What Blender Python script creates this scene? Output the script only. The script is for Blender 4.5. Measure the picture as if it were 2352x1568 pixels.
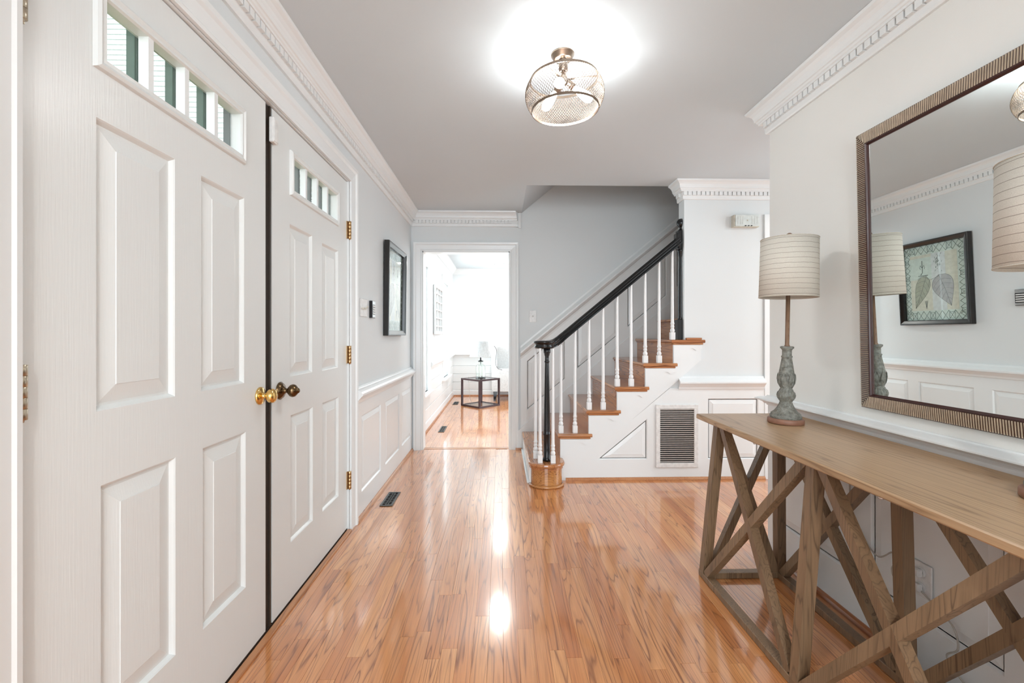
import bpy, bmesh, math, random
from mathutils import Vector, Matrix
from mathutils.geometry import tessellate_polygon
random.seed(7)
SC = bpy.context.scene
COL = SC.collection
for _o in list(bpy.data.objects):
    bpy.data.objects.remove(_o)
PI = math.pi

# ------------------------------------------------------------------ camera
YAW = math.atan(26 / 1045)
cam_d = bpy.data.cameras.new('camera')
cam_d.sensor_width = 36.0
cam_d.lens = 1045 / 2352 * 36
cam_d.shift_y = -18 / 2352
cam_d.clip_start = 0.05
cam_d.clip_end = 200
cam = bpy.data.objects.new('camera', cam_d)
COL.objects.link(cam)
cam.location = (0, 0, 1.175)
cam.rotation_euler = (PI / 2, 0, -YAW)
SC.camera = cam

# ------------------------------------------------------------------ world, colour, lights
SC.view_settings.view_transform = 'Standard'
SC.view_settings.look = 'None'
SC.view_settings.gamma = 1.0
SC.view_settings.use_curve_mapping = False
SC.view_settings.exposure = 0.68
world = bpy.data.worlds.new('world')
SC.world = world
world.use_nodes = True
bg = world.node_tree.nodes['Background']
bg.inputs[0].default_value = (0.93, 0.965, 1.0, 1)
bg.inputs[1].default_value = 1.5


def area(name, loc, rot, sx, sy, power, color, shape='RECTANGLE'):
    d = bpy.data.lights.new(name, 'AREA')
    d.shape = shape
    d.size = sx
    if shape in ('RECTANGLE', 'ELLIPSE'):
        d.size_y = sy
    d.energy = power
    d.color = color
    o = bpy.data.objects.new(name, d)
    COL.objects.link(o)
    o.location = loc
    o.rotation_euler = rot
    return o


DAY = (0.79, 0.915, 1.0)
WARM = (1.0, 0.90, 0.78)
BULB_STRENGTH = 82.0
# daylight outside the living room's two windows (they face -X)
area('window_and_fill_light', (-1.35, 5.2, 1.35), (0, -PI / 2, 0), 1.7, 0.95, 60, DAY)
area('window_and_fill_light', (-1.35, 7.45, 1.35), (0, -PI / 2, 0), 1.7, 0.95, 60, DAY)
# added fill panels, unseen: living room's right end, behind the camera; then side-hall daylight
area('window_and_fill_light', (3.4, 6.8, 1.4), (0, PI / 2, 0), 1.8, 2.6, 30, DAY)
area('window_and_fill_light', (0.3, -3.0, 1.45), (PI / 2, 0, 0), 2.0, 1.7, 48, (0.78, 0.91, 1.0))
area('window_and_fill_light', (4.6, 2.3, 1.4), (0, PI / 2, 0), 1.8, 2.0, 22, DAY)


# ------------------------------------------------------------------ materials
def new_mat(name):
    m = bpy.data.materials.new(name)
    m.use_nodes = True
    nt = m.node_tree
    b = nt.nodes['Principled BSDF']
    return m, nt, b


def nd(nt, t, **kw):
    n = nt.nodes.new(t)
    for k, v in kw.items():
        setattr(n, k, v)
    return n


def mmath(nt, op, a, b=None, c=None):
    n = nd(nt, 'ShaderNodeMath', operation=op)
    for i, v in enumerate((a, b, c)):
        if v is None:
            continue
        if isinstance(v, (int, float)):
            n.inputs[i].default_value = v
        else:
            nt.links.new(v, n.inputs[i])
    return n.outputs[0]


def ramp(nt, fac, stops):
    r = nd(nt, 'ShaderNodeValToRGB')
    while len(r.color_ramp.elements) < len(stops):
        r.color_ramp.elements.new(0.5)
    for e, (p, c) in zip(r.color_ramp.elements, stops):
        e.position = p
        e.color = (*c, 1)
    nt.links.new(fac, r.inputs[0])
    return r.outputs[0]


def mix(nt, fac, a, b, mode='MIX'):
    n = nd(nt, 'ShaderNodeMix', data_type='RGBA', blend_type=mode)
    for i, v in ((0, fac), (6, a), (7, b)):
        if isinstance(v, (int, float)):
            n.inputs[i].default_value = v
        elif isinstance(v, tuple):
            n.inputs[i].default_value = (*v, 1)
        else:
            nt.links.new(v, n.inputs[i])
    return n.outputs[2]


def bump(nt, b, h, s=0.1, d=0.01):
    n = nd(nt, 'ShaderNodeBump')
    n.inputs['Strength'].default_value = s
    n.inputs['Distance'].default_value = d
    nt.links.new(h, n.inputs['Height'])
    nt.links.new(n.outputs[0], b.inputs['Normal'])


def noise(nt, vec, scale, detail=2, rough=0.5, dist=0.0):
    n = nd(nt, 'ShaderNodeTexNoise')
    n.inputs['Scale'].default_value = scale
    n.inputs['Detail'].default_value = detail
    n.inputs['Roughness'].default_value = rough
    n.inputs['Distortion'].default_value = dist
    if vec is not None:
        nt.links.new(vec, n.inputs['Vector'])
    return n.outputs['Fac']


def worldpos(nt):
    return nd(nt, 'ShaderNodeNewGeometry').outputs['Position']


def mapped(nt, vec, scale, loc=(0, 0, 0)):
    n = nd(nt, 'ShaderNodeMapping')
    n.inputs['Scale'].default_value = scale
    n.inputs['Location'].default_value = loc
    nt.links.new(vec, n.inputs['Vector'])
    return n.outputs[0]


def paint(name, col, rough, tex_scale=220, tex=0.06, stroke=None):
    m, nt, b = new_mat(name)
    p = worldpos(nt)
    n1 = noise(nt, p, 1.3, 3)
    c = ramp(nt, n1, [(0.3, tuple(x * 0.975 for x in col)), (0.7, col)])
    nt.links.new(c, b.inputs['Base Color'])
    b.inputs['Roughness'].default_value = rough
    if stroke:
        h = noise(nt, mapped(nt, p, stroke), 1.0, 3)
    else:
        h = noise(nt, p, tex_scale, 2)
    bump(nt, b, h, tex, 0.004)
    return m


def plain(name, col, rough, metal=0.0, **kw):
    m, nt, b = new_mat(name)
    p = worldpos(nt)
    n1 = noise(nt, p, 40, 3)
    c = ramp(nt, n1, [(0.3, tuple(x * 0.88 for x in col)), (0.7, tuple(min(1, x * 1.06) for x in col))])
    nt.links.new(c, b.inputs['Base Color'])
    b.inputs['Roughness'].default_value = rough
    b.inputs['Metallic'].default_value = metal
    for k, v in kw.items():
        b.inputs[k].default_value = v
    return m


def wood(name, light, mid, dark, axis='Y', rough=0.2, coat=0.0, tone=0.25, grain=1.0, spec=0.5, pore=0.5, bumps=0.05, ior=1.5, coat_ior=1.6):
    m, nt, b = new_mat(name)
    p = worldpos(nt)
    oi = nd(nt, 'ShaderNodeObjectInfo').outputs['Random']
    at = nd(nt, 'ShaderNodeAttribute', attribute_name='rnd').outputs['Fac']
    r = mmath(nt, 'ADD', oi, at)
    r = mmath(nt, 'FRACT', mmath(nt, 'MULTIPLY', r, 7.31))
    comb = nd(nt, 'ShaderNodeCombineXYZ')
    nt.links.new(mmath(nt, 'MULTIPLY', r, 37.0), comb.inputs[0])
    nt.links.new(mmath(nt, 'MULTIPLY', r, 91.0), comb.inputs[1])
    nt.links.new(mmath(nt, 'MULTIPLY', r, 13.0), comb.inputs[2])
    va = nd(nt, 'ShaderNodeVectorMath', operation='ADD')
    nt.links.new(p, va.inputs[0])
    nt.links.new(comb.outputs[0], va.inputs[1])
    v = va.outputs[0]
    A, L = 12.0 * grain, 0.62 * grain
    sc = {'Y': (A, L, A), 'X': (L, A, A), 'Z': (A, A, L)}[axis]
    fs = {'Y': (260, 7, 260), 'X': (7, 260, 260), 'Z': (260, 260, 7)}[axis]
    n1 = noise(nt, mapped(nt, v, sc), 1.0, 2, 0.45, 0.25)
    rings = mmath(nt, 'FRACT', mmath(nt, 'MULTIPLY', n1, 15.0))
    line = ramp(nt, rings, [(0.0, (1, 1, 1)), (0.10, (0.30, 0.30, 0.30)), (0.45, (0.0, 0.0, 0.0)), (0.88, (0.12, 0.12, 0.12)), (1.0, (1, 1, 1))])
    n2 = noise(nt, mapped(nt, v, fs), 1.0, 2, 0.6)
    pores = ramp(nt, n2, [(0.40, (1, 1, 1)), (0.56, (0, 0, 0))])
    n3 = noise(nt, mapped(nt, v, tuple(s * 0.55 for s in sc)), 1.0, 2)
    base = mix(nt, ramp(nt, n3, [(0.35, (0, 0, 0)), (0.65, (1, 1, 1))]), light, mid)
    tint = ramp(nt, r, [(0.0, (1.0, 1.0, 1.0)), (0.3, (1.08, 1.10, 1.12)), (0.55, (0.92, 0.88, 0.84)), (0.8, (1.03, 0.98, 0.95)), (1.0, (0.80, 0.66, 0.58))])
    base = mix(nt, tone * 4 if tone * 4 < 1 else 1.0, base, mix(nt, 1.0, base, tint, 'MULTIPLY'))
    fade = ramp(nt, noise(nt, mapped(nt, v, tuple(q * 0.8 for q in sc), (5, 3, 8)), 1.0, 1), [(0.34, (0.35, 0.35, 0.35)), (0.58, (1, 1, 1))])
    k1 = mmath(nt, 'MULTIPLY', mmath(nt, 'MULTIPLY', line, 0.92), fade)
    c1 = mix(nt, k1, base, dark)
    k2 = mmath(nt, 'MULTIPLY', mmath(nt, 'MULTIPLY', pores, mmath(nt, 'ADD', mmath(nt, 'MULTIPLY', line, 0.6), 0.30)), pore)
    c2 = mix(nt, k2, c1, dark)
    nt.links.new(c2, b.inputs['Base Color'])
    b.inputs['Roughness'].default_value = rough
    b.inputs['IOR'].default_value = ior
    b.inputs['Coat Weight'].default_value = coat
    b.inputs['Coat Roughness'].default_value = 0.10
    b.inputs['Coat IOR'].default_value = coat_ior
    wav = noise(nt, mapped(nt, p, (9, 3, 9)), 1.0, 2)
    hh = mmath(nt, 'ADD', mmath(nt, 'MULTIPLY', k2, -0.02), wav)
    bump(nt, b, hh, bumps, 0.01)
    return m


M = {}
M['wall'] = paint('wall_paint', (0.75, 0.785, 0.795), 0.55)
M['wall_warm_lit'] = paint('warm_lit_wall_paint', (0.83, 0.83, 0.80), 0.55)  # same white wall paint, warm lamplight mixed into the colour
M['trim'] = paint('semi_gloss_trim_paint', (0.835, 0.86, 0.865), 0.28, 60, 0.03)
M['door'] = paint('door_paint', (0.775, 0.80, 0.795), 0.30, stroke=(260, 260, 9), tex=0.10)
M['ceil'] = paint('ceiling_paint', (0.665, 0.73, 0.765), 0.75, 300, 0.05)
M['oak'] = wood('oak_floor', (0.76, 0.35, 0.130), (0.62, 0.23, 0.068), (0.22, 0.058, 0.010), 'Y', rough=0.30, coat=1.0, bumps=0.03, ior=1.5, coat_ior=1.85)
M['oak_x'] = wood('oak_nosing', (0.58, 0.265, 0.105), (0.47, 0.18, 0.062), (0.17, 0.05, 0.015), 'X', rough=0.22, coat=0.3, bumps=0.04)
M['oak_y'] = wood('oak_tread', (0.60, 0.275, 0.110), (0.47, 0.185, 0.066), (0.20, 0.060, 0.018), 'Y', rough=0.2, coat=0.4, bumps=0.04)
M['oak_shoe'] = wood('oak_shoe', (0.56, 0.27, 0.12), (0.46, 0.19, 0.075), (0.28, 0.10, 0.04), 'Y', rough=0.3, coat=0.2)
M['oak_round'] = wood('oak_bullnose', (0.60, 0.29, 0.10), (0.48, 0.20, 0.06), (0.17, 0.05, 0.012), 'X', rough=0.22, coat=0.3, grain=1.3)
M['table_top'] = wood('table_top_wood', (0.50, 0.335, 0.195), (0.42, 0.27, 0.15), (0.24, 0.14, 0.07), 'Y', rough=0.34, tone=0.02, grain=0.8, bumps=0.03)
M['table_leg'] = wood('table_leg_wood', (0.27, 0.175, 0.100), (0.20, 0.128, 0.072), (0.10, 0.062, 0.035), 'Z', rough=0.42, tone=0.12, grain=1.2)
M['black'] = plain('black_gloss_paint', (0.008, 0.008, 0.009), 0.16)
M['frame_black'] = plain('black_frame', (0.012, 0.010, 0.009), 0.22)
M['white_bal'] = paint('white_baluster_paint', (0.87, 0.87, 0.87), 0.3, 60, 0.02)
M['brass'] = plain('polished_brass', (0.85, 0.56, 0.20), 0.13, 1.0)
M['bronze'] = plain('antique_bronze', (0.16, 0.105, 0.055), 0.22, 1.0)
M['hinge_old'] = plain('worn_nickel_hinge', (0.55, 0.47, 0.36), 0.3, 1.0)
M['hinge_brass'] = plain('brass_hinge', (0.50, 0.33, 0.17), 0.28, 1.0)
M['strip'] = plain('dark_weatherstrip', (0.035, 0.024, 0.017), 0.35)
M['nickel'] = plain('satin_nickel', (0.30, 0.235, 0.185), 0.32, 1.0)
M['wire'] = plain('fixture_wire', (0.20, 0.155, 0.12), 0.35, 1.0)
M['steel'] = plain('steel', (0.6, 0.6, 0.6), 0.3, 1.0)
M['dark_metal'] = plain('dark_bronze_table', (0.060, 0.036, 0.038), 0.3, 0.5)
M['vent_dark'] = plain('dark_register_metal', (0.10, 0.11, 0.11), 0.38, 0.7)
M['hole'] = plain('recess_shadow_black', (0.006, 0.006, 0.006), 0.9)  # near-black, the shadow inside recesses put into the colour
M['plastic'] = plain('white_plastic', (0.80, 0.80, 0.79), 0.35)
M['chime'] = plain('pale_green_plastic', (0.66, 0.71, 0.69), 0.45)
M['chime_side'] = plain('aged_cream_plastic', (0.66, 0.63, 0.54), 0.45)
M['copper'] = plain('reddish_wood_disc', (0.26, 0.125, 0.08), 0.5)
M['screen'] = plain('black_keypad', (0.01, 0.01, 0.012), 0.2)
M['green_out'] = plain('dark_green_paint', (0.07, 0.13, 0.095), 0.5)
M['grey_out'] = plain('dark_grey_paint', (0.13, 0.14, 0.145), 0.5)
M['siding'] = plain('white_siding', (0.82, 0.85, 0.86), 0.6)
M['leaf'] = plain('leaves', (0.10, 0.22, 0.12), 0.6)
M['bark'] = plain('bark', (0.10, 0.07, 0.05), 0.9)
M['ground'] = plain('lawn', (0.16, 0.22, 0.10), 0.9)
M['chair'] = plain('pale_linen', (0.62, 0.63, 0.63), 0.85)
M['cordm'] = plain('clear_cord', (0.50, 0.47, 0.42), 0.25)
M['whitewash'] = paint('whitewashed_wood', (0.66, 0.69, 0.70), 0.7, 60, 0.2)
M['pleat'] = plain('pleated_shade_cloth', (0.60, 0.63, 0.64), 0.8)
M['gap'] = plain('dark_joint_wood', (0.22, 0.10, 0.045), 0.8)  # brown subfloor visible in the plank joints


def glass_mat(name, tint=(1, 1, 1)):
    m = bpy.data.materials.new(name)
    m.use_nodes = True
    nt = m.node_tree
    nt.nodes.clear()
    out = nd(nt, 'ShaderNodeOutputMaterial')
    tr = nd(nt, 'ShaderNodeBsdfTransparent')
    tr.inputs[0].default_value = (*tint, 1)
    gl = nd(nt, 'ShaderNodeBsdfGlossy')
    gl.inputs['Roughness'].default_value = 0.02
    lw = nd(nt, 'ShaderNodeLayerWeight')
    fz = mmath(nt, 'POWER', lw.outputs['Facing'], 5.0)
    fz = mmath(nt, 'MULTIPLY_ADD', fz, 0.9, 0.035)
    mx = nd(nt, 'ShaderNodeMixShader')
    nt.links.new(fz, mx.inputs[0])
    nt.links.new(tr.outputs[0], mx.inputs[1])
    nt.links.new(gl.outputs[0], mx.inputs[2])
    nt.links.new(mx.outputs[0], out.inputs[0])
    return m


M['glass'] = glass_mat('window_glass', (0.97, 0.99, 0.98))
m, nt, b = new_mat('mirror_silver')
b.inputs['Base Color'].default_value = (0.86, 0.90, 0.885, 1)
b.inputs['Metallic'].default_value = 1
b.inputs['Roughness'].default_value = 0.0
M['mirror'] = m


def emis(name, col, strength):
    m, nt, b = new_mat(name)
    b.inputs['Base Color'].default_value = (0.8, 0.8, 0.8, 1)
    b.inputs['Emission Color'].default_value = (*col, 1)
    b.inputs['Emission Strength'].default_value = strength
    return m


M['bulb'] = emis('lit_bulb', (0.985, 0.99, 0.985), BULB_STRENGTH)
M['downlight'] = emis('lit_downlight', (1.0, 0.97, 0.93), 40.0)

# linen shade with thin stitched lines
m, nt, b = new_mat('linen_shade')
tc = nd(nt, 'ShaderNodeTexCoord').outputs['Object']
sep = nd(nt, 'ShaderNodeSeparateXYZ')
nt.links.new(tc, sep.inputs[0])
wob = noise(nt, tc, 26, 1)
z = mmath(nt, 'ADD', sep.outputs[2], mmath(nt, 'MULTIPLY', wob, 0.003))
fr = mmath(nt, 'FRACT', mmath(nt, 'DIVIDE', z, 0.0213))
ln = ramp(nt, fr, [(0.0, (1, 1, 1)), (0.055, (1, 1, 1)), (0.085, (0, 0, 0))])
wv = noise(nt, mapped(nt, tc, (500, 500, 900)), 1, 1)
c = mix(nt, ramp(nt, wv, [(0.3, (0, 0, 0)), (0.7, (1, 1, 1))]), (0.56, 0.52, 0.45), (0.66, 0.62, 0.55))
nt.links.new(mix(nt, ln, c, (0.28, 0.24, 0.20)), b.inputs['Base Color'])
b.inputs['Roughness'].default_value = 0.9
bump(nt, b, wv, 0.3, 0.002)
M['linen'] = m

# distressed grey-green lamp resin
m, nt, b = new_mat('distressed_resin')
tc = nd(nt, 'ShaderNodeTexCoord').outputs['Object']
n1 = noise(nt, tc, 60, 5, 0.7)
n2 = noise(nt, mapped(nt, tc, (1, 1, 0.25)), 130, 4, 0.7)
c = ramp(nt, n1, [(0.3, (0.075, 0.07, 0.058)), (0.5, (0.185, 0.185, 0.16)), (0.72, (0.31, 0.315, 0.28))])
c = mix(nt, ramp(nt, n2, [(0.55, (0, 0, 0)), (0.75, (0.8, 0.8, 0.8))]), c, (0.18, 0.13, 0.085))
nt.links.new(c, b.inputs['Base Color'])
b.inputs['Roughness'].default_value = 0.6
bump(nt, b, n1, 0.3, 0.003)
M['resin'] = m
M['pole'] = wood('lamp_pole_wood', (0.30, 0.19, 0.12), (0.22, 0.13, 0.08), (0.10, 0.05, 0.03), 'Z', rough=0.5, grain=3)
M['ribs'] = plain('champagne_ribs', (0.62, 0.53, 0.42), 0.32, 0.85)
M['rib_base'] = plain('oxblood_wood', (0.045, 0.012, 0.010), 0.3)
M['art_cream'] = plain('print_cream', (0.72, 0.68, 0.58), 0.7)
M['art_green'] = plain('print_pale_green', (0.66, 0.73, 0.68), 0.7)
M['art_white'] = plain('print_white', (0.70, 0.71, 0.72), 0.7)
M['art_ink'] = plain('print_grey_ink', (0.20, 0.21, 0.19), 0.7)
M['art_sage'] = plain('print_sage_ink', (0.20, 0.25, 0.21), 0.7)
M['art_leaf'] = plain('print_mauve_leaf', (0.44, 0.41, 0.42), 0.7)
M['art_leaf2'] = plain('print_olive_leaf', (0.42, 0.42, 0.33), 0.7)


# ------------------------------------------------------------------ mesh helpers
class MB:
    def __init__(s):
        s.v, s.f, s.sm, s.mi = [], [], [], []

    def add(s, vs, fs, smooth=False, mi=0):
        n = len(s.v)
        s.v += [tuple(v) for v in vs]
        for f in fs:
            s.f.append([i + n for i in f])
            s.sm.append(smooth)
            s.mi.append(mi)
        return s

    def box(s, a, b, mi=0):
        x0, y0, z0 = (min(a[i], b[i]) for i in range(3))
        x1, y1, z1 = (max(a[i], b[i]) for i in range(3))
        vs = [(x0, y0, z0), (x1, y0, z0), (x1, y1, z0), (x0, y1, z0), (x0, y0, z1), (x1, y0, z1), (x1, y1, z1), (x0, y1, z1)]
        return s.add(vs, [(0, 3, 2, 1), (4, 5, 6, 7), (0, 1, 5, 4), (1, 2, 6, 5), (2, 3, 7, 6), (3, 0, 4, 7)], mi=mi)

    def cbox(s, a, b, c=0.003, mi=0):
        """box with chamfered edges"""
        bm = bmesh.new()
        bmesh.ops.create_cube(bm, size=1)
        ctr = [(a[i] + b[i]) / 2 for i in range(3)]
        dim = [abs(b[i] - a[i]) for i in range(3)]
        for v in bm.verts:
            v.co = Vector([ctr[i] + v.co[i] * dim[i] for i in range(3)])
        bmesh.ops.bevel(bm, geom=bm.edges[:], offset=min(c, min(dim) * 0.45), segments=1, affect='EDGES', profile=0.5)
        s.add([v.co[:] for v in bm.verts], [[v.index for v in f.verts] for f in bm.faces] if not bm.verts.index_update() else [], mi=mi)
        bm.free()
        return s

    def bar(s, p0, p1, w, h, up=(0, 0, 1), c=0.0):
        p0, p1 = Vector(p0), Vector(p1)
        d = (p1 - p0).normalized()
        x = d.cross(Vector(up)).normalized()
        y = x.cross(d).normalized()
        vs = []
        for p in (p0, p1):
            for sx, sy in ((-1, -1), (1, -1), (1, 1), (-1, 1)):
                vs.append(p + x * sx * w / 2 + y * sy * h / 2)
        return s.add(vs, [(0, 1, 2, 3), (7, 6, 5, 4), (0, 4, 5, 1), (1, 5, 6, 2), (2, 6, 7, 3), (3, 7, 4, 0)])

    def tube(s, pts, r, n=8, closed=False, caps=True):
        pts = [Vector(p) for p in pts]
        rs = r if isinstance(r, (list, tuple)) else [r] * len(pts)
        N = len(pts)
        vs, fs = [], []
        ref = None
        for i, p in enumerate(pts):
            if closed:
                t = pts[(i + 1) % N] - pts[i - 1]
            else:
                t = pts[min(i + 1, N - 1)] - pts[max(i - 1, 0)]
            t.normalize()
            if ref is None:
                ref = Vector((0, 0, 1)) if abs(t.z) < 0.9 else Vector((1, 0, 0))
            a = t.cross(ref)
            if a.length < 1e-6:
                a = t.orthogonal()
            a.normalize()
            bb = t.cross(a).normalized()
            ref = -bb if False else a.cross(t)
            for k in range(n):
                an = 2 * PI * k / n
                vs.append(p + a * math.cos(an) * rs[i] + bb * math.sin(an) * rs[i])
        for i in range(N if closed else N - 1):
            j = (i + 1) % N
            for k in range(n):
                l = (k + 1) % n
                fs.append((i * n + k, i * n + l, j * n + l, j * n + k))
        if caps and not closed:
            fs.append(tuple(range(n))[::-1])
            fs.append(tuple((N - 1) * n + k for k in range(n)))
        return s.add(vs, fs, True)

    def lathe(s, prof, c=(0, 0, 0), n=24, a0=0.0, a1=2 * PI, rad=None, axis=None, smooth=True, caps=True):
        """prof: [(r,z)]; rad(r,z,ang) optional radius modulation; axis: matrix"""
        full = abs(a1 - a0 - 2 * PI) < 1e-6
        m = n if full else n + 1
        vs, fs = [], []
        for r, zz in prof:
            for k in range(m):
                an = a0 + (a1 - a0) * k / n
                rr = rad(r, zz, an) if rad else r
                v = Vector((rr * math.cos(an), rr * math.sin(an), zz))
                if axis is not None:
                    v = axis @ v
                vs.append(v + Vector(c))
        P = len(prof)
        for i in range(P - 1):
            for k in range(n):
                l = (k + 1) % m if full else k + 1
                fs.append((i * m + k, i * m + l, (i + 1) * m + l, (i + 1) * m + k))
        s.add(vs, fs, smooth)
        if not full:
            s.add([vs[i * m] for i in range(P)] + [vs[i * m + n] for i in range(P)],
                  [(i, i + 1, P + i + 1, P + i) for i in range(P - 1)])
        for idx, rev in ((0, True), (P - 1, False)):
            if caps and prof[idx][0] > 1e-5:
                f = [idx * m + k for k in range(m)]
                s.add([vs[q] for q in f], [list(range(len(f)))[::-1] if rev else list(range(len(f)))])
        return s

    def prism(s, poly, fn, w0, w1, mi=0):
        """2-D polygon extruded: fn(u,v,w) -> world"""
        n = len(poly)
        vs = [fn(u, v, w0) for u, v in poly] + [fn(u, v, w1) for u, v in poly]
        fs = [(i, (i + 1) % n, n + (i + 1) % n, n + i) for i in range(n)]
        tri = tessellate_polygon([[Vector((u, v, 0)) for u, v in poly]])
        fs += [tuple(t) for t in tri] + [tuple(n + i for i in t[::-1]) for t in tri]
        return s.add(vs, fs, mi=mi)

    def plate(s, outer, holes, fn, w, depth=None):
        """flat face with polygon holes at depth w (+ rim back to depth)"""
        loops = [outer] + holes
        tri = tessellate_polygon([[Vector((u, v, 0)) for u, v in l] for l in loops])
        flat = [p for l in loops for p in l]
        s.add([fn(u, v, w) for u, v in flat], [tuple(t) for t in tri])
        if depth is not None:
            n = len(outer)
            s.add([fn(u, v, w) for u, v in outer] + [fn(u, v, depth) for u, v in outer], [(i, (i + 1) % n, n + (i + 1) % n, n + i) for i in range(n)])
        return s

    def build(s, name, mat, parent=None, fix=True):
        me = bpy.data.meshes.new(name)
        me.from_pydata(s.v, [], s.f)
        me.polygons.foreach_set('use_smooth', s.sm)
        mats = mat if isinstance(mat, (list, tuple)) else [mat]
        for mm in mats:
            me.materials.append(mm)
        if len(mats) > 1:
            me.polygons.foreach_set('material_index', s.mi)
        if fix:
            bm = bmesh.new()
            bm.from_mesh(me)
            bmesh.ops.recalc_face_normals(bm, faces=bm.faces)
            bm.to_mesh(me)
            bm.free()
        me.update()
        o = bpy.data.objects.new(name, me)
        COL.objects.link(o)
        if parent is not None:
            o.parent = parent
            o.matrix_parent_inverse = Matrix.Identity(4)
            mw = Matrix.Identity(4)
            q = parent
            while q is not None:
                mw = Matrix.LocRotScale(q.location, q.rotation_euler, q.scale) @ mw
                q = q.parent
            if mw != Matrix.Identity(4) and not getattr(s, 'local', False):
                me.transform(mw.inverted())
        return o


def tag(o, label=None, cat=None, group=None, kind=None):
    if label:
        o['label'] = label
    if cat:
        o['category'] = cat
    if group:
        o['group'] = group
    if kind:
        o['kind'] = kind
    return o


def thing(name, label, cat, loc=(0, 0, 0), rz=0.0, group=None):
    o = bpy.data.objects.new(name, None)
    o.empty_display_size = 0.05
    COL.objects.link(o)
    o.location = loc
    o.rotation_euler = (0, 0, rz)
    return tag(o, label, cat, group)


def struct(name, mb, mat, label):
    o = mb.build(name, mat)
    tag(o, label, None, None, 'structure')
    return o


def copy_part(o, parent, name=None, loc=None):
    c = o.copy()
    COL.objects.link(c)
    c.parent = parent
    if loc is not None:
        c.location = loc
    return c


# wall frames: (u, v, w) with w towards the room
XL, XR, YB, YS = -0.905, 1.455, 4.62, 3.64
HC = 2.40
fL = lambda u, v, w: (XL + w, u, v)
fR = lambda u, v, w: (XR - w, u, v)
fB = lambda u, v, w: (u, YB - w, v)
fS = lambda u, v, w: (u, YS - w, v)


def inset(poly, d):
    """inset a convex polygon given counter-clockwise or clockwise"""
    n = len(poly)
    ar = sum(poly[i][0] * poly[(i + 1) % n][1] - poly[(i + 1) % n][0] * poly[i][1] for i in range(n))
    sg = 1 if ar > 0 else -1
    lines = []
    for i in range(n):
        x0, y0 = poly[i]
        x1, y1 = poly[(i + 1) % n]
        L = math.hypot(x1 - x0, y1 - y0)
        nx, ny = -(y1 - y0) / L * sg, (x1 - x0) / L * sg
        lines.append((nx, ny, nx * x0 + ny * y0 + d))
    out = []
    for i in range(n):
        a, b_, c_ = lines[i - 1]
        d2, e, f = lines[i]
        det = a * e - b_ * d2
        out.append(((c_ * e - b_ * f) / det, (a * f - c_ * d2) / det))
    return out


def raised(name, poly, fn, w, mat, parent, step=0.007, flat=0.004, bev=0.034, deep=0.010, rise=0.002):
    """recessed moulding and a raised, bevelled field inside the hole of a frame whose face is at w"""
    rings = [(poly, w), (inset(poly, step * 0.35), w - deep * 0.25), (inset(poly, step), w - deep), (inset(poly, step + flat), w - deep),
             (inset(poly, step + flat + bev), w - rise - 0.0015), (inset(poly, step + flat + bev + 0.001), w - rise)]
    n = len(poly)
    mb = MB()
    vs = []
    for pl, ww in rings:
        vs += [fn(u, v, ww) for u, v in pl]
    fs = []
    for i in range(len(rings) - 1):
        for k in range(n):
            fs.append((i * n + k, i * n + (k + 1) % n, (i + 1) * n + (k + 1) % n, (i + 1) * n + k))
    fs.append(tuple((len(rings) - 1) * n + k for k in range(n)))
    mb.add(vs, fs)
    return mb.build(name, mat, parent, fix=False)


def rect(u0, u1, v0, v1):
    return [(u0, v0), (u1, v0), (u1, v1), (u0, v1)]


def sweep(profile, path, side, closed=False, ends=(0, 0), zoff=0.0):
    """profile [(p,z)] swept along plan path; side=+1: offset to the left of travel. ends: tangent shift per unit p at start/end"""
    mb = MB()
    n = len(path)
    seg = []
    for i in range(n - 1):
        t = Vector((path[i + 1][0] - path[i][0], path[i + 1][1] - path[i][1])).normalized()
        seg.append((t, Vector((-t.y, t.x)) * side))
    offs = []
    for i in range(n):
        if i == 0:
            offs.append(seg[0][1] - seg[0][0] * ends[0])
        elif i == n - 1:
            offs.append(seg[-1][1] + seg[-1][0] * ends[1])
        else:
            a, b_ = seg[i - 1][1], seg[i][1]
            k = 1 + a.dot(b_)
            offs.append((a + b_) / k)
    P = len(profile)
    vs = []
    for i in range(n):
        for p, z_ in profile:
            vs.append((path[i][0] + offs[i].x * p, path[i][1] + offs[i].y * p, z_ + zoff))
    fs = []
    for i in range(n - 1):
        for k in range(P - 1):
            fs.append((i * P + k, i * P + k + 1, (i + 1) * P + k + 1, (i + 1) * P + k))
    fs.append(tuple(range(P)))
    fs.append(tuple((n - 1) * P + k for k in range(P))[::-1])
    mb.add(vs, fs)
    return mb


CROWN = [(0, 2.256), (0.012, 2.256), (0.016, 2.262), (0.018, 2.284), (0.020, 2.286), (0.020, 2.314), (0.040, 2.314), (0.041, 2.323), (0.046, 2.326), (0.049, 2.334),
         (0.055, 2.337), (0.057, 2.350), (0.063, 2.366), (0.074, 2.378), (0.084, 2.384), (0.088, 2.387), (0.090, 2.399), (0, 2.399)]
RAIL = [(0, 0.722), (0.010, 0.722), (0.012, 0.738), (0.020, 0.742), (0.024, 0.758), (0.034, 0.770), (0.046, 0.784), (0.054, 0.790), (0.054, 0.802),
        (0.044, 0.812), (0.030, 0.822), (0.016, 0.828), (0.012, 0.832), (0.010, 0.843), (0, 0.843)]
RAIL_R = [(p, 0.790 + (z_ - 0.722) * 0.44 if z_ < 0.84 else z_) for p, z_ in RAIL]
SHOE = [(0, 0.0), (0.019, 0.0), (0.019, 0.008), (0.014, 0.017), (0.006, 0.023), (0, 0.023)]
dent_mesh = {}


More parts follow.
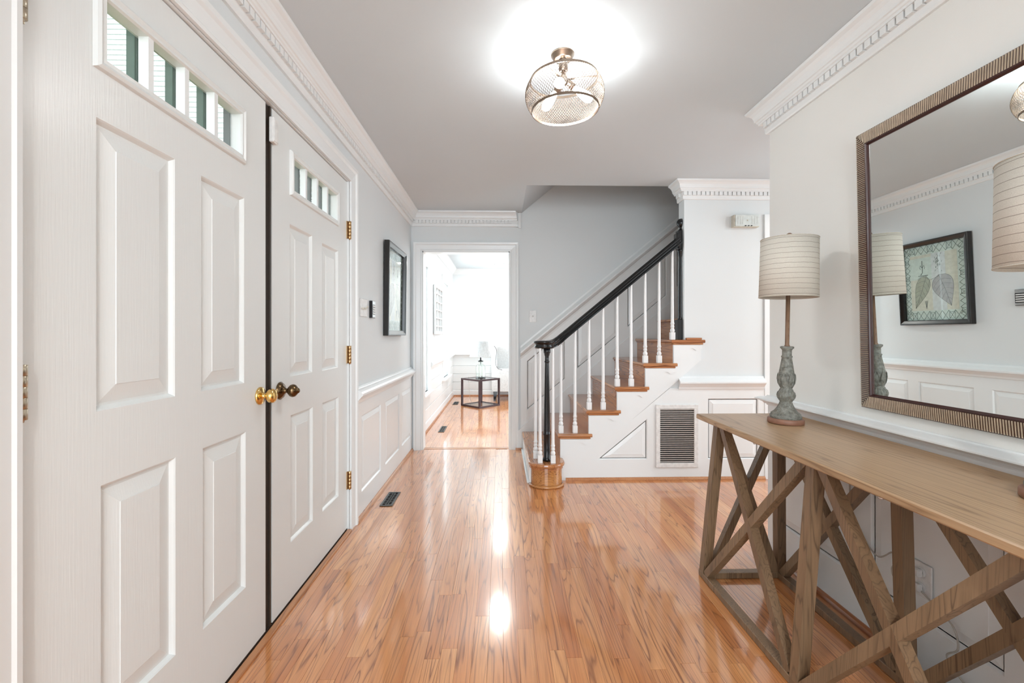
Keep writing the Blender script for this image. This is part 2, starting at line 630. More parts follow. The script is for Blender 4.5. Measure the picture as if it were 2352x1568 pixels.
def dentils(parent, p0, p1, nrm, pitch=0.036, w=0.027, lo=2.286, hi=2.314, d0=0.019, d1=0.035):
    """teeth under the crown, one object each, shared mesh, from p0 to p1 (xy), nrm into the room"""
    t = Vector((p1[0] - p0[0], p1[1] - p0[1]))
    L = t.length
    t.normalize()
    k = (round(t.x, 3), round(t.y, 3), nrm)
    n = int(L / pitch)
    for i in range(n):
        c = Vector(p0) + t * (pitch * (i + 0.5))
        if k not in dent_mesh:
            mb = MB()
            hx, hy = abs(t.x) * w / 2, abs(t.y) * w / 2
            a = (-hx + nrm[0] * d0, -hy + nrm[1] * d0, lo)
            b_ = (hx + nrm[0] * d1, hy + nrm[1] * d1, hi)
            mb.box(a, b_)
            mb.local = True
            o = mb.build('dentil', M['trim'], parent)
            o.location = (c.x, c.y, 0)
            dent_mesh[k] = o
        else:
            o = copy_part(dent_mesh[k], parent)
            o.location = (c.x, c.y, 0)


# ------------------------------------------------------------------ FLOOR
mb = MB().box((-1.02, -3.2, -0.10), (5.0, 8.75, -0.013))
floor = struct('floor', mb, M['gap'], 'glossy honey oak strip floor running down the hall')
PW = 0.0572


def projpt(x, y, zz=0.0):
    c_, s_ = math.cos(YAW), math.sin(YAW)
    f = y * c_ + x * s_
    if f < 0.3:
        return None
    return 1176 + 1045 * (x * c_ - y * s_) / f, 766 - 1045 * (zz - 1.175) / f, f


planks = []
nrow = int((4.9 + 0.905) / PW)
for i in range(nrow):
    x0 = XL + i * PW
    for (ya, yb) in ((-3.1, 4.64), (4.72, 8.66)):
        y = ya - random.random() * 0.5
        while y < yb:
            L = random.choice((0.35, 0.5, 0.62, 0.8, 0.95, 1.1, 1.3))*random.uniform(0.9, 1.15)
            a, b_ = max(y, ya), min(y + L, yb)
            y += L
            if b_ - a < 0.02:
                continue
            xc, yc = x0 + PW / 2, (a + b_) / 2
            if yc > 4.7 and xc > 1.6:
                continue
            sz = 0
            best = None
            for yy in (a, yc, b_):
                q = projpt(xc, yy)
                if q and -20 < q[0] < 2372 and q[1] < 1600:
                    if best is None or q[2] < best[2]:
                        best = q
            if best is not None:
                vis = True
                if xc > XR and yc < 2.42:
                    vis = False
                if 2.6 < yc and 0.50 < xc and yc > YS:
                    vis = False
                if yc > 4.62 and not (-0.95 < xc < 0.45):
                    vis = False
                if xc > 0.2 and yc > 3.7 and yc < 4.62:
                    vis = False
                if vis:
                    sz = (b_ - a) * PW / best[2] ** 2.2
            planks.append((sz, x0, a, b_))
planks.sort(key=lambda t: -t[0])
pm = None
for sz, x0, a, b_ in planks[:296]:
    if pm is None:
        mb = MB()
        e = 0.0004
        w = PW - 0.0005
        prof = [(0, -0.0125), (w, -0.0125), (w, -e), (w - e, 0), (e, 0), (0, -e)]
        mb.prism([(u, v) for u, v in prof], lambda u, v, w_: (u, w_, v), 0, 1)
        mb.local = True
        pm = mb.build('plank', M['oak'], floor)
        o = pm
    else:
        o = copy_part(pm, floor)
    o.location = (x0, a, random.uniform(-0.0003, 0.0001))
    o.scale = (1, b_ - a - 0.0008, 1)
mb = MB()
rn = []
for sz, x0, a, b_ in planks[296:]:
    e = 0.0004
    w = PW - 0.0005
    n0 = len(mb.f)
    mb.prism([(0, -0.0125), (w, -0.0125), (w, -e), (w - e, 0), (e, 0), (0, -e)], lambda u, v, w_: (x0 + u, w_, v), a, b_ - 0.0008)
    rn += [random.random()] * (len(mb.f) - n0)
rest = mb.build('planks', M['oak'], floor, fix=False)
at = rest.data.attributes.new('rnd', 'FLOAT', 'FACE')
at.data.foreach_set('value', rn)
tag(rest, None, None, None, 'stuff')
MB().cbox((-0.80, 4.642, -0.012), (0.10, 4.718, 0.002), 0.002).build('threshold_board', M['oak_x'], floor)

# ------------------------------------------------------------------ CEILING
mb = MB()
mb.box((-1.04, -3.2, HC), (5.0, 3.75, HC + 0.1))
mb.box((-1.04, 3.75, HC), (0.213, YB + 0.02, HC + 0.1))
mb.box((-1.04, YB + 0.02, HC), (3.6, 8.75, HC + 0.1))
ceiling = struct('ceiling', mb, M['ceil'], 'flat light grey ceiling over the hall')
mb = MB()   # sloping soffit over the stairs, and the upper walls of the stairwell
mb.prism([(0.213, HC), (2.9, HC + 0.83 * 2.69), (2.9, HC + 0.83 * 2.69 + 0.1), (0.213, HC + 0.1)], lambda u, v, w: (u, w, v), 3.75, YB)
mb.build('sloped_soffit', M['ceil'], ceiling)

# ------------------------------------------------------------------ LEFT WALL
D0, D1, DM0, DM1 = 0.885, 2.742, 1.800, 1.852      # door jambs and the meeting gap
DT = 2.083
mb = MB()
mb.box((XL - 0.135, -3.2, 0), (XL, D0 - 0.02, HC))
mb.box((XL - 0.135, D0 - 0.02, DT + 0.006), (XL, D1 + 0.02, HC))
mb.box((XL - 0.135, D1 + 0.02, 0), (XL, 4.90, HC))
W1 = (4.94, 5.69, 0.47, 2.0)
W2 = (7.09, 7.84, 0.47, 2.0)
mb.box((XL - 0.135, 4.90, 0), (XL, W1[0], HC))
for W in (W1, W2):
    mb.box((XL - 0.135, W[0], 0), (XL, W[1], W[2]))
    mb.box((XL - 0.135, W[0], W[3]), (XL, W[1], HC))
mb.box((XL - 0.135, W1[1], 0), (XL, W2[0], HC))
mb.box((XL - 0.135, W2[1], 0), (XL, 8.75, HC))
wall_left = struct('wall_left', mb, M['wall'], 'pale grey-white wall with front doors, chair rail and panelling')

# wainscot plate with three holes and raised panels, doorway to door casing
wsL = [rect(2.945, 3.415, 0.158, 0.648), rect(3.55, 4.035, 0.158, 0.648), rect(4.14, 4.575, 0.158, 0.648)]
MB().plate(rect(D1 + 0.02, YB - 0.02, 0.0, 0.735), wsL, fL, 0.012, 0.0).build('wainscot_frame', M['trim'], wall_left, fix=False)
for pl in wsL:
    raised('raised_panel', pl, fL, 0.012, M['trim'], wall_left, bev=0.03)
# near-side strip of wall with blue-grey tint is the same paint; chair rail behind the camera side too
cr = sweep(RAIL, [(XL, 2.835), (XL, YB - 0.022)], -1).build('chair_rail', M['trim'], wall_left)
cw = sweep(CROWN, [(XL, -3.15), (XL, YB), (0.180, YB)], -1, ends=(0, -0.35)).build('crown_moulding', M['trim'], wall_left)
cw.name = 'crown_moulding'
dentils(wall_left, (XL, -0.2), (XL, 4.585), (1, 0))
bl = struct('baseboard_left', sweep(SHOE, [(XL + 0.012, 2.84), (XL + 0.012, YB - 0.022)], -1), M['oak_shoe'], 'thin oak shoe moulding along the left wall')

# door casing (head + legs) and jambs
CAS = [(0, 0), (0, 0.012), (0.012, 0.014), (0.018, 0.010), (0.060, 0.016), (0.070, 0.024), (0.088, 0.026), (0.090, 0.020), (0.090, 0)]


def casing(parent, fn, u0, u1, top, name='casing', mat=None, bottom=0.0, legs=(1, 1)):
    """mitred casing round an opening; profile (distance from the opening, projection)"""
    mat = mat or M['trim']
    pts = []
    if legs[0]:
        pts.append((u0, bottom, -1, 0))
    pts.append((u0, top, -1 if legs[0] else 0, 1))
    pts.append((u1, top, 1 if legs[1] else 0, 1))
    if legs[1]:
        pts.append((u1, bottom, 1, 0))
    mb = MB()
    P = len(CAS)
    vs = []
    for (u, v, du, dv) in pts:
        for d, p in CAS:
            vs.append(fn(u + du * d, v + dv * d, p))
    fs = []
    for i in range(len(pts) - 1):
        for k in range(P - 1):
            fs.append((i * P + k, i * P + k + 1, (i + 1) * P + k + 1, (i + 1) * P + k))
    fs += [tuple(range(P)), tuple((len(pts) - 1) * P + k for k in range(P))]
    mb.add(vs, fs)
    return mb.build(name, mat, parent)


trim1 = struct('trim_1', MB().box((XL - 0.13, D0 - 0.02, 0), (XL - 0.002, D0 - 0.002, DT + 0.006)).box((XL - 0.13, D1 + 0.002, 0), (XL - 0.002, D1 + 0.02, DT + 0.006)).box((XL - 0.13, D0, DT - 0.0), (XL - 0.002, D1, DT + 0.006)), M['trim'], 'white jambs of the double front door')
casing(trim1, fL, D0 - 0.012, D1 + 0.008, DT + 0.004, name='door_casing')
# dark sill and oak nosing under the doors
MB().box((XL - 0.11, D0, 0.0), (XL - 0.012, D1, 0.012)).build('door_sill', M['strip'], trim1)
MB().cbox((XL - 0.010, D0 - 0.01, -0.001), (XL + 0.018, D1, 0.009), 0.003).build('sill_nosing', M['oak_shoe'], trim1)


# ------------------------------------------------------------------ FRONT DOORS
XD = -0.918
fD = lambda u, v, w: (XD + w, u, v)


def front_door(name, y0, y1, label, panels, lite, knob_y, knob_kind, strikes):
    lo, hi = 0.014, DT - 0.004
    holes = [rect(*p) for p in panels]
    lr = rect(*lite)
    mb = MB().plate(rect(y0, y1, lo, hi), holes + [lr], fD, 0.0, -0.045)
    mb.plate(rect(y0, y1, lo, hi), [lr], fD, -0.045)
    n = 4
    mb.add([fD(u, v, 0) for u, v in lr] + [fD(u, v, -0.045) for u, v in lr], [(i, (i + 1) % n, n + (i + 1) % n, n + i) for i in range(n)])
    d = struct(name, mb, M['door'], label)
    for p in panels:
        raised('raised_panel', rect(*p), fD, 0.0, M['door'], d, step=0.010, flat=0.006, bev=0.040, deep=0.012, rise=0.002)
    # lite frame standing proud of the face
    u0, u1, v0, v1 = lite
    pf = [(0.0, 0.0), (0.003, 0.009), (0.010, 0.013), (0.018, 0.009), (0.026, 0.010), (0.030, 0.004), (0.030, -0.030), (0.0, -0.03)]
    mb = MB()
    vs = []
    for k, (d_, w) in enumerate(pf):
        r_ = inset(rect(u0 - 0.0, u1 + 0.0, v0, v1), d_)
        vs += [fD(u, v, w) for u, v in r_]
    fs = []
    for i in range(len(pf)):
        j = (i + 1) % len(pf)
        for k in range(4):
            fs.append((i * 4 + k, i * 4 + (k + 1) % 4, j * 4 + (k + 1) % 4, j * 4 + k))
    mb.add(vs, fs)
    lf = mb.build('lite_frame', M['door'], d)
    gu0, gu1, gv0, gv1 = u0 + 0.03, u1 - 0.03, v0 + 0.03, v1 - 0.03
    W = (gu1 - gu0)
    nm = 3
    for i in range(nm):
        c_ = gu0 + W * (i + 1) / 4
        o = MB().box(fD(c_ - 0.009, gv0, 0.004), fD(c_ + 0.009, gv1, -0.022)).build('muntin', M['trim'], d)
    # outer half of the sash, painted for the street
    for i in range(nm + 1):
        c_ = gu0 + W * (i + 1) / 4
        q = 0.010 if i < nm else 0.0
        MB().box(fD(c_ - q - (0.006 if i == nm else 0), gv0 - 0.028, -0.0305), fD(c_ + (0.009 if i < nm else 0.0), gv1 + 0.028, -0.052)).build('outer_muntin', M['green_out'] if (i < nm and name == 'door_1') else M['grey_out'], d)
    for i in range(4):
        a = gu0 + W * i / 4
        MB().box(fD(a + (0.009 if i else 0.0), gv0, -0.024), fD(a + W / 4 - 0.009, gv1, -0.028)).build('pane', M['glass'], d)
    MB().box(fD(y0, lo, 0.0005), fD(y1, lo - 0.012, -0.03)).build('door_sweep', M['strip'], d)
    # knob
    R = Matrix.Rotation(PI / 2, 3, 'Y')
    kz = 0.938
    if knob_kind == 'brass':
        prof = [(0, 0), (0.034, 0), (0.034, 0.004), (0.029, 0.009), (0.015, 0.012), (0.010, 0.016), (0.009, 0.026), (0.012, 0.030)]
        kp = [(0.010, 0.028), (0.018, 0.030), (0.0255, 0.037), (0.0275, 0.045), (0.026, 0.053), (0.019, 0.059), (0.010, 0.0615), (0, 0.062)]
        km = M['brass']
    else:
        prof = [(0, 0), (0.036, 0), (0.037, 0.004), (0.031, 0.008), (0.030, 0.012), (0.021, 0.015), (0.014, 0.020), (0.010, 0.026), (0.009, 0.034), (0.012, 0.037)]
        kp = [(0.010, 0.034), (0.016, 0.037), (0.0245, 0.045), (0.027, 0.054), (0.0245, 0.063), (0.018, 0.069), (0.016, 0.071), (0.012, 0.073), (0.010, 0.078), (0.006, 0.081), (0, 0.082)]
        km = M['bronze']
    k = MB().lathe(kp, fD(knob_y, kz, 0), 28, axis=R).build('door_knob', km, d)
    tag(k, 'polished brass knob' if knob_kind == 'brass' else 'antique bronze knob')
    ro = MB().lathe(prof, fD(knob_y, kz, 0), 28, axis=R).build('rose', km, k)
    for z0 in strikes:
        sgn = -1 if name == 'door_1' else 1
        y_ = (y0 - 0.006) if name == 'door_1' else (y1 + 0.004)
        hm = M['hinge_old'] if name == 'door_1' else M['hinge_brass']
        hb = MB()
        for q in range(5):
            hb.lathe([(0.0, 0), (0.0095, 0), (0.0100, 0.0005), (0.0100, 0.0202), (0.0095, 0.0206), (0, 0.0206)], (XD + 0.0145, y_, z0 + q * 0.0209), 14)
        hb.lathe([(0, -0.006), (0.005, -0.005), (0.006, 0)], (XD + 0.0145, y_, z0), 10)
        hg = hb.build('hinge', hm, d)
        MB().box((XD + 0.0005, y_ - 0.016, z0), (XD + 0.0125 - 0.006, y_ + 0.016, z0 + 0.104)).build('hinge_leaf', hm, hg)
    return d


d1 = front_door('door_1', D0, DM0, 'near leaf of the white double front door, with the polished brass knob',
                [(1.056, 1.306, 0.998, 1.667), (1.418, 1.652, 0.998, 1.660), (1.068, 1.308, 0.268, 0.826), (1.426, 1.662, 0.262, 0.822)],
                (1.047, 1.652, 1.778, 1.976), 1.758, 'brass', (1.012, 1.768, 0.25))
d2 = front_door('door_2', DM1, D1, 'far leaf of the white double front door, with the bronze knob',
                [(2.004, 2.240, 0.988, 1.653), (2.362, 2.592, 0.984, 1.642), (2.013, 2.248, 0.262, 0.818), (2.368, 2.600, 0.256, 0.818)],
                (2.002, 2.590, 1.778, 1.976), 1.915, 'bronze', (0.998, 1.742, 0.248))
# dark astragal between the leaves
MB().box((XD - 0.035, DM0 + 0.002, 0.012), (XD - 0.006, DM1 - 0.0015, DT - 0.004)).box((XD - 0.02, DM0 + 0.032, 0.012), (XD + 0.001, DM0 + 0.040, DT - 0.004)).build('astragal', M['strip'], d2)
sen = thing('door_sensor', 'small white alarm sensor at the top of the gap between the front doors', 'sensor', (XD, 1.84, 1.93))
MB().cbox((XD + 0.001, 1.822, 1.935), (XD + 0.020, 1.862, 2.035), 0.003).build('housing', M['plastic'], sen)
MB().cbox((XD + 0.020, 1.826, 1.940), (XD + 0.0225, 1.858, 2.030), 0.0015).build('cover', M['plastic'], sen)

# ------------------------------------------------------------------ BACK WALL with doorway; stair wainscot
DW0, DW1, DWT = -0.797, 0.097, 2.014
mb = MB()
mb.box((-1.04, YB, 0), (DW0, YB + 0.12, 2.55))
mb.box((DW0, YB, DWT), (DW1, YB + 0.12, 2.55))
mb.box((DW1, YB, 0), (3.6, YB + 0.12, 4.9))
wall_back = struct('wall_back', mb, M['wall'], 'light grey wall with the doorway, rising behind the staircase')
trim2 = struct('trim_2', MB().box((DW0 - 0.001, YB - 0.004, 0), (DW0 + 0.016, YB + 0.124, DWT)).box((DW1 - 0.016, YB - 0.004, 0), (DW1 + 0.001, YB + 0.124, DWT)).box((DW0, YB - 0.004, DWT - 0.016), (DW1, YB + 0.124, DWT + 0.001)), M['trim'], 'white jambs of the doorway to the living room')
casing(trim2, fB, DW0 + 0.006, DW1 - 0.006, DWT - 0.006, name='door_casing')
fBb = lambda u, v, w: (u, YB + 0.12 + w, v)
casing(trim2, fBb, DW0 + 0.006, DW1 - 0.006, DWT - 0.006, name='door_casing')
MB().box((DW1 + 0.085, YB - 0.016, 2.243), (DW1 + 0.108, YB, 2.398)).box((0.15, YB - 0.010, 2.256), (DW1 + 0.108, YB, 2.398)).build('crown_backboard', M['trim'], wall_back)
dentils(wall_back, (-0.86, YB), (0.145, YB), (0, -1))

# stair wainscot on the back wall (w measured from YB)
SL = 0.188 / 0.2285
zr = lambda x: 1.047 + (x - 0.198) * 0.8165        # top of sloped rail
xs0, xs1 = 0.20, 3.0
mb = MB()
RS = [(0, 0.0), (0.010, 0.0), (0.012, -0.016), (0.030, -0.032), (0.046, -0.044), (0.046, -0.058), (0.030, -0.076), (0.014, -0.086), (0.010, -0.105), (0, -0.105)]
vs = []
for x in (xs0, xs1):
    for p, dz in RS:
        vs.append((x, YB - p - 0.0, zr(x) + dz * 1.28))
P = len(RS)
mb.add(vs, [(k, k + 1, P + k + 1, P + k) for k in range(P - 1)] + [tuple(range(P)), tuple(P + k for k in range(P))])
mb.build('stair_chair_rail', M['trim'], wall_back)
zt = lambda x: zr(x) - 0.205
zb = lambda x: 0.392 + (x - 0.269) * 0.905 if False else 0.400 + (x - 0.269) * 0.8165
pp = []
for a, b_ in ((0.266, 0.655), (0.778, 1.202), (1.294, 1.693), (1.80, 2.2)):
    pp.append([(a, zb(a)), (b_, zb(b_)), (b_, zt(b_)), (a, zt(a))])
outer = [(0.20, 0.0), (0.30, 0.0), (3.0, 0.25), (3.0, zr(3.0) - 0.1), (0.20, zr(0.20) - 0.1)]
outer = [(0.203, 0.0), (2.6, 1.70), (2.6, zr(2.6) - 0.08), (0.203, zr(0.203) - 0.08)]
MB().plate(outer, pp, fB, 0.010, 0.0).build('stair_wainscot_frame', M['trim'], wall_back, fix=False)
for q in pp:
    raised('raised_panel', q, fB, 0.010, M['trim'], wall_back, bev=0.034)
# skirt board, proud of the panelling
zk = lambda x: 0.305 + (x - 0.30) * 0.8300
mb = MB().prism([(0.160, 0.0), (2.9, 0.0), (2.9, zk(2.9)), (0.30, zk(0.30)), (0.170, 0.187), (0.160, 0.187)], fB, 0.0, 0.022)
mb.build('stair_skirt', M['trim'], wall_back)
MB().box((0.150, YB - 0.04, 0.0), (0.215, YB - 0.022, 0.022)).build('shoe_block', M['oak_shoe'], wall_back)

# ------------------------------------------------------------------ STAIR SIDE WALL
XS = 1.482
mb = MB()
mb.box((XS, YS, 0), (5.0, YS + 0.11, 2.40))
mb.box((0.213, YS, 2.501), (5.0, YS + 0.11, 4.7))
mb.prism([(0.48, 0.0), (XS, 0.0), (XS, 0.94), (1.39, 0.87), (0.48, 0.12)], lambda u, v, w: (u, w, v), YS, YS + 0.06)
wall_stair = struct('wall_front', mb, M['wall'], 'white wall beside and under the staircase')
MB().box((2.9, YS + 0.11, 1.0), (3.0, YB, 4.7)).box((-0.2, 3.75, 4.62), (3.0, YB, 4.70)).build('upper_stairwell', M['wall'], wall_stair)
tri = [(0.775, 0.166), (1.178, 0.166), (1.178, 0.492)]
wp = [tri, rect(1.672, 2.082, 0.163, 0.652)]
MB().plate([(0.49, 0.0), (2.135, 0.0), (2.135, 0.735), (1.36, 0.735), (0.49, 0.02)], wp, fS, 0.010, 0.0).build('wainscot_frame', M['trim'], wall_stair, fix=False)
raised('raised_panel', tri, fS, 0.010, M['trim'], wall_stair, bev=0.028)
raised('raised_panel', wp[1], fS, 0.010, M['trim'], wall_stair, bev=0.03)
sweep([(p, z_ * 1.0 - 0.012) for p, z_ in RAIL], [(1.43, YS), (2.128, YS)], -1, ends=(0.0, 0.0)).build('chair_rail', M['trim'], wall_stair)
sweep(CROWN, [(XS, YS + 0.11), (XS, YS), (5.0, YS)], -1).build('crown_moulding', M['trim'], wall_stair)
dentils(wall_stair, (XS - 0.02, YS), (2.60, YS), (0, -1))
MB().box((XS - 0.035, YS + 0.03, 2.286), (XS - 0.019, YS + 0.085, 2.314)).build('dentil', M['trim'], wall_stair)
struct('baseboard_front', sweep(SHOE, [(0.52, YS - 0.010), (2.135, YS - 0.010)], -1), M['oak_shoe'], 'thin oak shoe moulding under the stair panelling')
trim3 = struct('trim_3', MB().box((2.135, YS - 0.014, 0), (2.215, YS, 2.14)).box((2.215, YS - 0.02, 0), (2.225, YS, 2.06)).box((2.215, YS - 0.014, 2.061), (3.2, YS, 2.14)), M['trim'], 'edge of a white door casing beside the chime box')

# ------------------------------------------------------------------ RIGHT WALL
YR = 2.426
mb = MB().box((XR, -3.2, 0), (XR + 0.12, YR, HC))
wall_right = struct('wall_right', mb, M['wall_warm_lit'], 'white wall, tinted warm as if lamplit, behind the console table and mirror')
wsR = [rect(1.862, 2.335, 0.190, 0.668), rect(1.270, 1.742, 0.190, 0.668), rect(0.68, 1.150, 0.190, 0.668), rect(0.09, 0.56, 0.190, 0.668)]
MB().plate(rect(-3.2, YR, 0.0, 0.80), wsR, fR, 0.010, 0.0).build('wainscot_frame', M['trim'], wall_right, fix=False)
for q in wsR:
    raised('raised_panel', q, fR, 0.010, M['trim'], wall_right, bev=0.034)
sweep(RAIL_R, [(XR, -3.15), (XR, YR), (XR + 0.12, YR)], 1).build('chair_rail', M['trim'], wall_right)
sweep(CROWN, [(XR, -3.15), (XR, YR), (XR + 0.12, YR)], 1).build('crown_moulding', M['trim'], wall_right)
dentils(wall_right, (XR, 0.2), (XR, YR + 0.02), (-1, 0))
struct('baseboard_right', sweep(SHOE, [(XR - 0.010, -3.15), (XR - 0.010, YR + 0.008)], 1), M['oak_shoe'], 'thin oak shoe moulding behind the console table')

# unseen rear wall with an opening added for fill, side hall and its end wall with a window
mb = MB()
mb.box((-1.04, -3.3, 0), (-0.75, -3.18, HC)).box((1.35, -3.3, 0), (5.0, -3.18, HC)).box((-0.75, -3.3, 0), (1.35, -3.18, 0.45)).box((-0.75, -3.3, 2.3), (1.35, -3.18, HC))
wall_rear = struct('wall_rear', mb, M['wall'], 'wall behind the camera with a wide opening added for fill light')
mb = MB()
mb.box((4.9, -3.2, 0), (5.0, 1.2, HC)).box((4.9, 3.4, 0), (5.0, 3.75, HC)).box((4.9, 1.2, 0), (5.0, 3.4, 0.5)).box((4.9, 1.2, 2.3), (5.0, 3.4, HC))
mb.box((XR + 0.12, 0.6, 0), (5.0, 0.7, HC))
wall_side = struct('wall_side', mb, M['wall'], 'far walls of the side room beyond the opening')
mb = MB()
mb.box((-1.04, 8.62, 0), (3.7, 8.75, HC))
wall_far = struct('wall_far', mb, M['wall'], 'bright white end wall of the living room')
mb = MB()
mb.box((3.5, YB + 0.12, 0), (3.6, 5.4, HC)).box((3.5, 8.2, 0), (3.6, 8.75, HC)).box((3.5, 5.4, 0), (3.6, 8.2, 0.4)).box((3.5, 5.4, 2.3), (3.6, 8.2, HC))
struct('wall_living', mb, M['wall'], 'right wall of the living room with a wide opening added for fill light')

# living room wainscot boards, rail, crown, base
YF = 8.62
fF = lambda u, v, w: (u, YF - w, v)
nb = 4
bh = (0.725 - 0.115) / nb
for k in range(nb):
    z0 = 0.115 + k * bh
    MB().cbox(fF(XL, z0, 0.0), fF(1.2, z0 + bh - 0.004, 0.010), 0.003).build('horizontal_board', M['trim'], wall_far)
    for (a, b_) in ((4.75, 4.85), (5.79, 7.0), (7.94, YF - 0.01)):
        MB().cbox(fL(a, z0, 0.0), fL(b_, z0 + bh - 0.004, 0.010), 0.003).build('horizontal_board', M['trim'], wall_left)
    if z0 + bh < 0.45:
        for (a, b_) in ((4.85, 5.79), (7.0, 7.94)):
            MB().cbox(fL(a, z0, 0.0), fL(b_, z0 + bh - 0.004, 0.010), 0.003).build('horizontal_board', M['trim'], wall_left)
RL = [(p, z_ - 0.012) for p, z_ in RAIL]
sweep(RL, [(XL, 5.79), (XL, 7.0)], -1).build('chair_rail', M['trim'], wall_left)
sweep(RL, [(XL, 7.94), (XL, YF), (1.5, YF)], -1).build('chair_rail', M['trim'], wall_far)
CR2 = [(0, 2.29), (0.010, 2.29), (0.014, 2.31), (0.03, 2.325), (0.045, 2.345), (0.065, 2.37), (0.08, 2.38), (0.085, 2.399), (0, 2.399)]
sweep(CR2, [(XL, YB + 0.12), (XL, YF), (3.5, YF)], -1).build('crown_moulding', M['trim'], wall_far)
BB = [(0, 0.0), (0.016, 0.0), (0.016, 0.098), (0.010, 0.112), (0, 0.115)]
struct('baseboard_far', sweep(BB, [(XL, YB + 0.12), (XL, YF), (3.5, YF)], -1), M['trim'], 'white baseboard round the living room')
struct('baseboard_living', sweep(SHOE, [(XL + 0.016, YB + 0.12), (XL + 0.016, YF - 0.016), (3.5, YF - 0.016)], -1), M['oak_shoe'], 'oak shoe moulding round the living room floor')


def sash_window(name, W, label):
    u0, u1, v0, v1 = W
    mb = MB()
    for a, b_, c_, d_ in ((u0, u0 + 0.035, v0, v1), (u1 - 0.035, u1, v0, v1), (u0 + 0.035, u1 - 0.035, v0, v0 + 0.05), (u0 + 0.035, u1 - 0.035, v1 - 0.035, v1), (u0 + 0.035, u1 - 0.035, 1.25, 1.29)):
        mb.cbox(fL(a, c_, -0.02), fL(b_, d_, -0.055), 0.003)
    w = struct(name, mb, M['trim'], label)
    cx_ = (u0 + u1) / 2
    for c_ in (u0 + 0.035 + (u1 - u0 - 0.07) / 3, u0 + 0.035 + (u1 - u0 - 0.07) * 2 / 3):
        for (c0, c1) in ((v0 + 0.05, 1.25), (1.29, v1 - 0.035)):
            MB().box(fL(c_ - 0.008, c0, -0.03), fL(c_ + 0.008, c1, -0.045)).build('muntin', M['trim'], w)
    for v in (0.77, 1.01, 1.52, 1.745):
        MB().box(fL(u0 + 0.035, v - 0.008, -0.029), fL(u1 - 0.035, v + 0.008, -0.046)).build('muntin', M['trim'], w)
    for (c0, c1) in ((v0 + 0.05, 1.25), (1.29, v1 - 0.035)):
        MB().box(fL(u0 + 0.035, c0, -0.036), fL(u1 - 0.035, c1, -0.039)).build('pane', M['glass'], w)
    MB().box(fL(u0, v0, 0), fL(u0 - 0.09, v1 + 0.09, 0.022)).box(fL(u1, v0, 0), fL(u1 + 0.09, v1 + 0.09, 0.022)).box(fL(u0, v1, 0), fL(u1, v1 + 0.09, 0.022)).build('window_casing', M['trim'], w)
    MB().cbox(fL(u0 - 0.12, v0 - 0.025, -0.02), fL(u1 + 0.12, v0, 0.065), 0.004).box(fL(u0 - 0.09, v0 - 0.10, 0.0), fL(u1 + 0.09, v0 - 0.025, 0.02)).build('window_sill', M['trim'], w)
    return w


sash_window('window_1', W1, 'nearer white sash window in the living room')
sash_window('window_2', W2, 'farther white sash window in the living room, near the corner')

# ------------------------------------------------------------------ STAIRCASE
st = thing('staircase', 'oak staircase with white balusters and black handrail climbing to the right', 'staircase', (0.35, 3.6, 0))
XK = lambda k: 0.475 + 0.2285 * (k - 2)
ZK = lambda k: 0.188 * k - 0.002
YW = YB - 0.024


def nose_box(x0, y0, x1, y1, z1, t, r, left=True, front=True):
    """board with a rounded left and front edge"""
    bm = bmesh.new()
    bmesh.ops.create_cube(bm, size=1)
    for v in bm.verts:
        v.co = Vector(((x0 + x1) / 2 + v.co.x * (x1 - x0), (y0 + y1) / 2 + v.co.y * (y1 - y0), z1 - t / 2 + v.co.z * t))
    es = []
    for e in bm.edges:
        a, b_ = e.verts[0].co, e.verts[1].co
        if left and abs(a.x - x0) < 1e-5 and abs(b_.x - x0) < 1e-5 and abs(a.z - b_.z) < 1e-5:
            es.append(e)
        elif front and abs(a.y - y0) < 1e-5 and abs(b_.y - y0) < 1e-5 and abs(a.z - b_.z) < 1e-5:
            es.append(e)
    if es:
        bmesh.ops.bevel(bm, geom=es, offset=r, segments=3, affect='EDGES', profile=0.5)
    bm.verts.index_update()
    mb = MB()
    mb.add([v.co[:] for v in bm.verts], [[v.index for v in f.verts] for f in bm.faces])
    bm.free()
    return mb


for k in range(2, 13):
    xk, zk_ = XK(k), ZK(k)
    yf = YS - 0.0 if k <= 6 else YS + 0.112
    xr = XK(k + 1)
    t = nose_box(xk - 0.022, yf + 0.001, xr + 0.001, YW, zk_, 0.026, 0.011, True, False).build('tread', M['oak_y'], st)
    if k <= 6:
        x_end = xr + 0.027 if k < 6 else 1.640
        nose_box(xk - 0.022, YS - 0.034, x_end, YS + 0.0005, zk_, 0.026, 0.011, True, True).build('return_nosing', M['oak_x'], t)
        MB().cbox((xk - 0.004, YS - 0.026, zk_ - 0.040), (x_end - 0.012, YS, zk_ - 0.0262), 0.004).build('cove', M['oak_x'], t)
    MB().box((xk - 0.001, yf + 0.001, ZK(k - 1)), (xk + 0.018, YW, zk_ - 0.0265)).build('riser', M['oak_y'], st)
    MB().cbox((xk - 0.010, yf + 0.001, zk_ - 0.039), (xk - 0.0012, YW, zk_ - 0.0265), 0.003).build('cove', M['oak_y'], t)

# starting step with a round bull-nosed end
def bull(r, x0, x1, off):
    """plan outline of step 1: straight left side from the wall, round end towards the camera"""
    xa, xb = x0 - off, x1 + off
    cx_ = (xa + xb) / 2
    rr = (xb - xa) / 2
    yc = 3.385 + rr - off + 0.03
    pts = [(xa, YW)]
    for i in range(17):
        a = PI + PI * i / 16
        pts.append((cx_ + rr * math.cos(a), yc + (rr * 0.86) * math.sin(a)))
    pts.append((xb, YS - 0.03))
    pts.append((xb - 0.03, YS - 0.012))
    pts.append((0.474, YS - 0.012))
    pts.append((0.474, YW))
    return pts


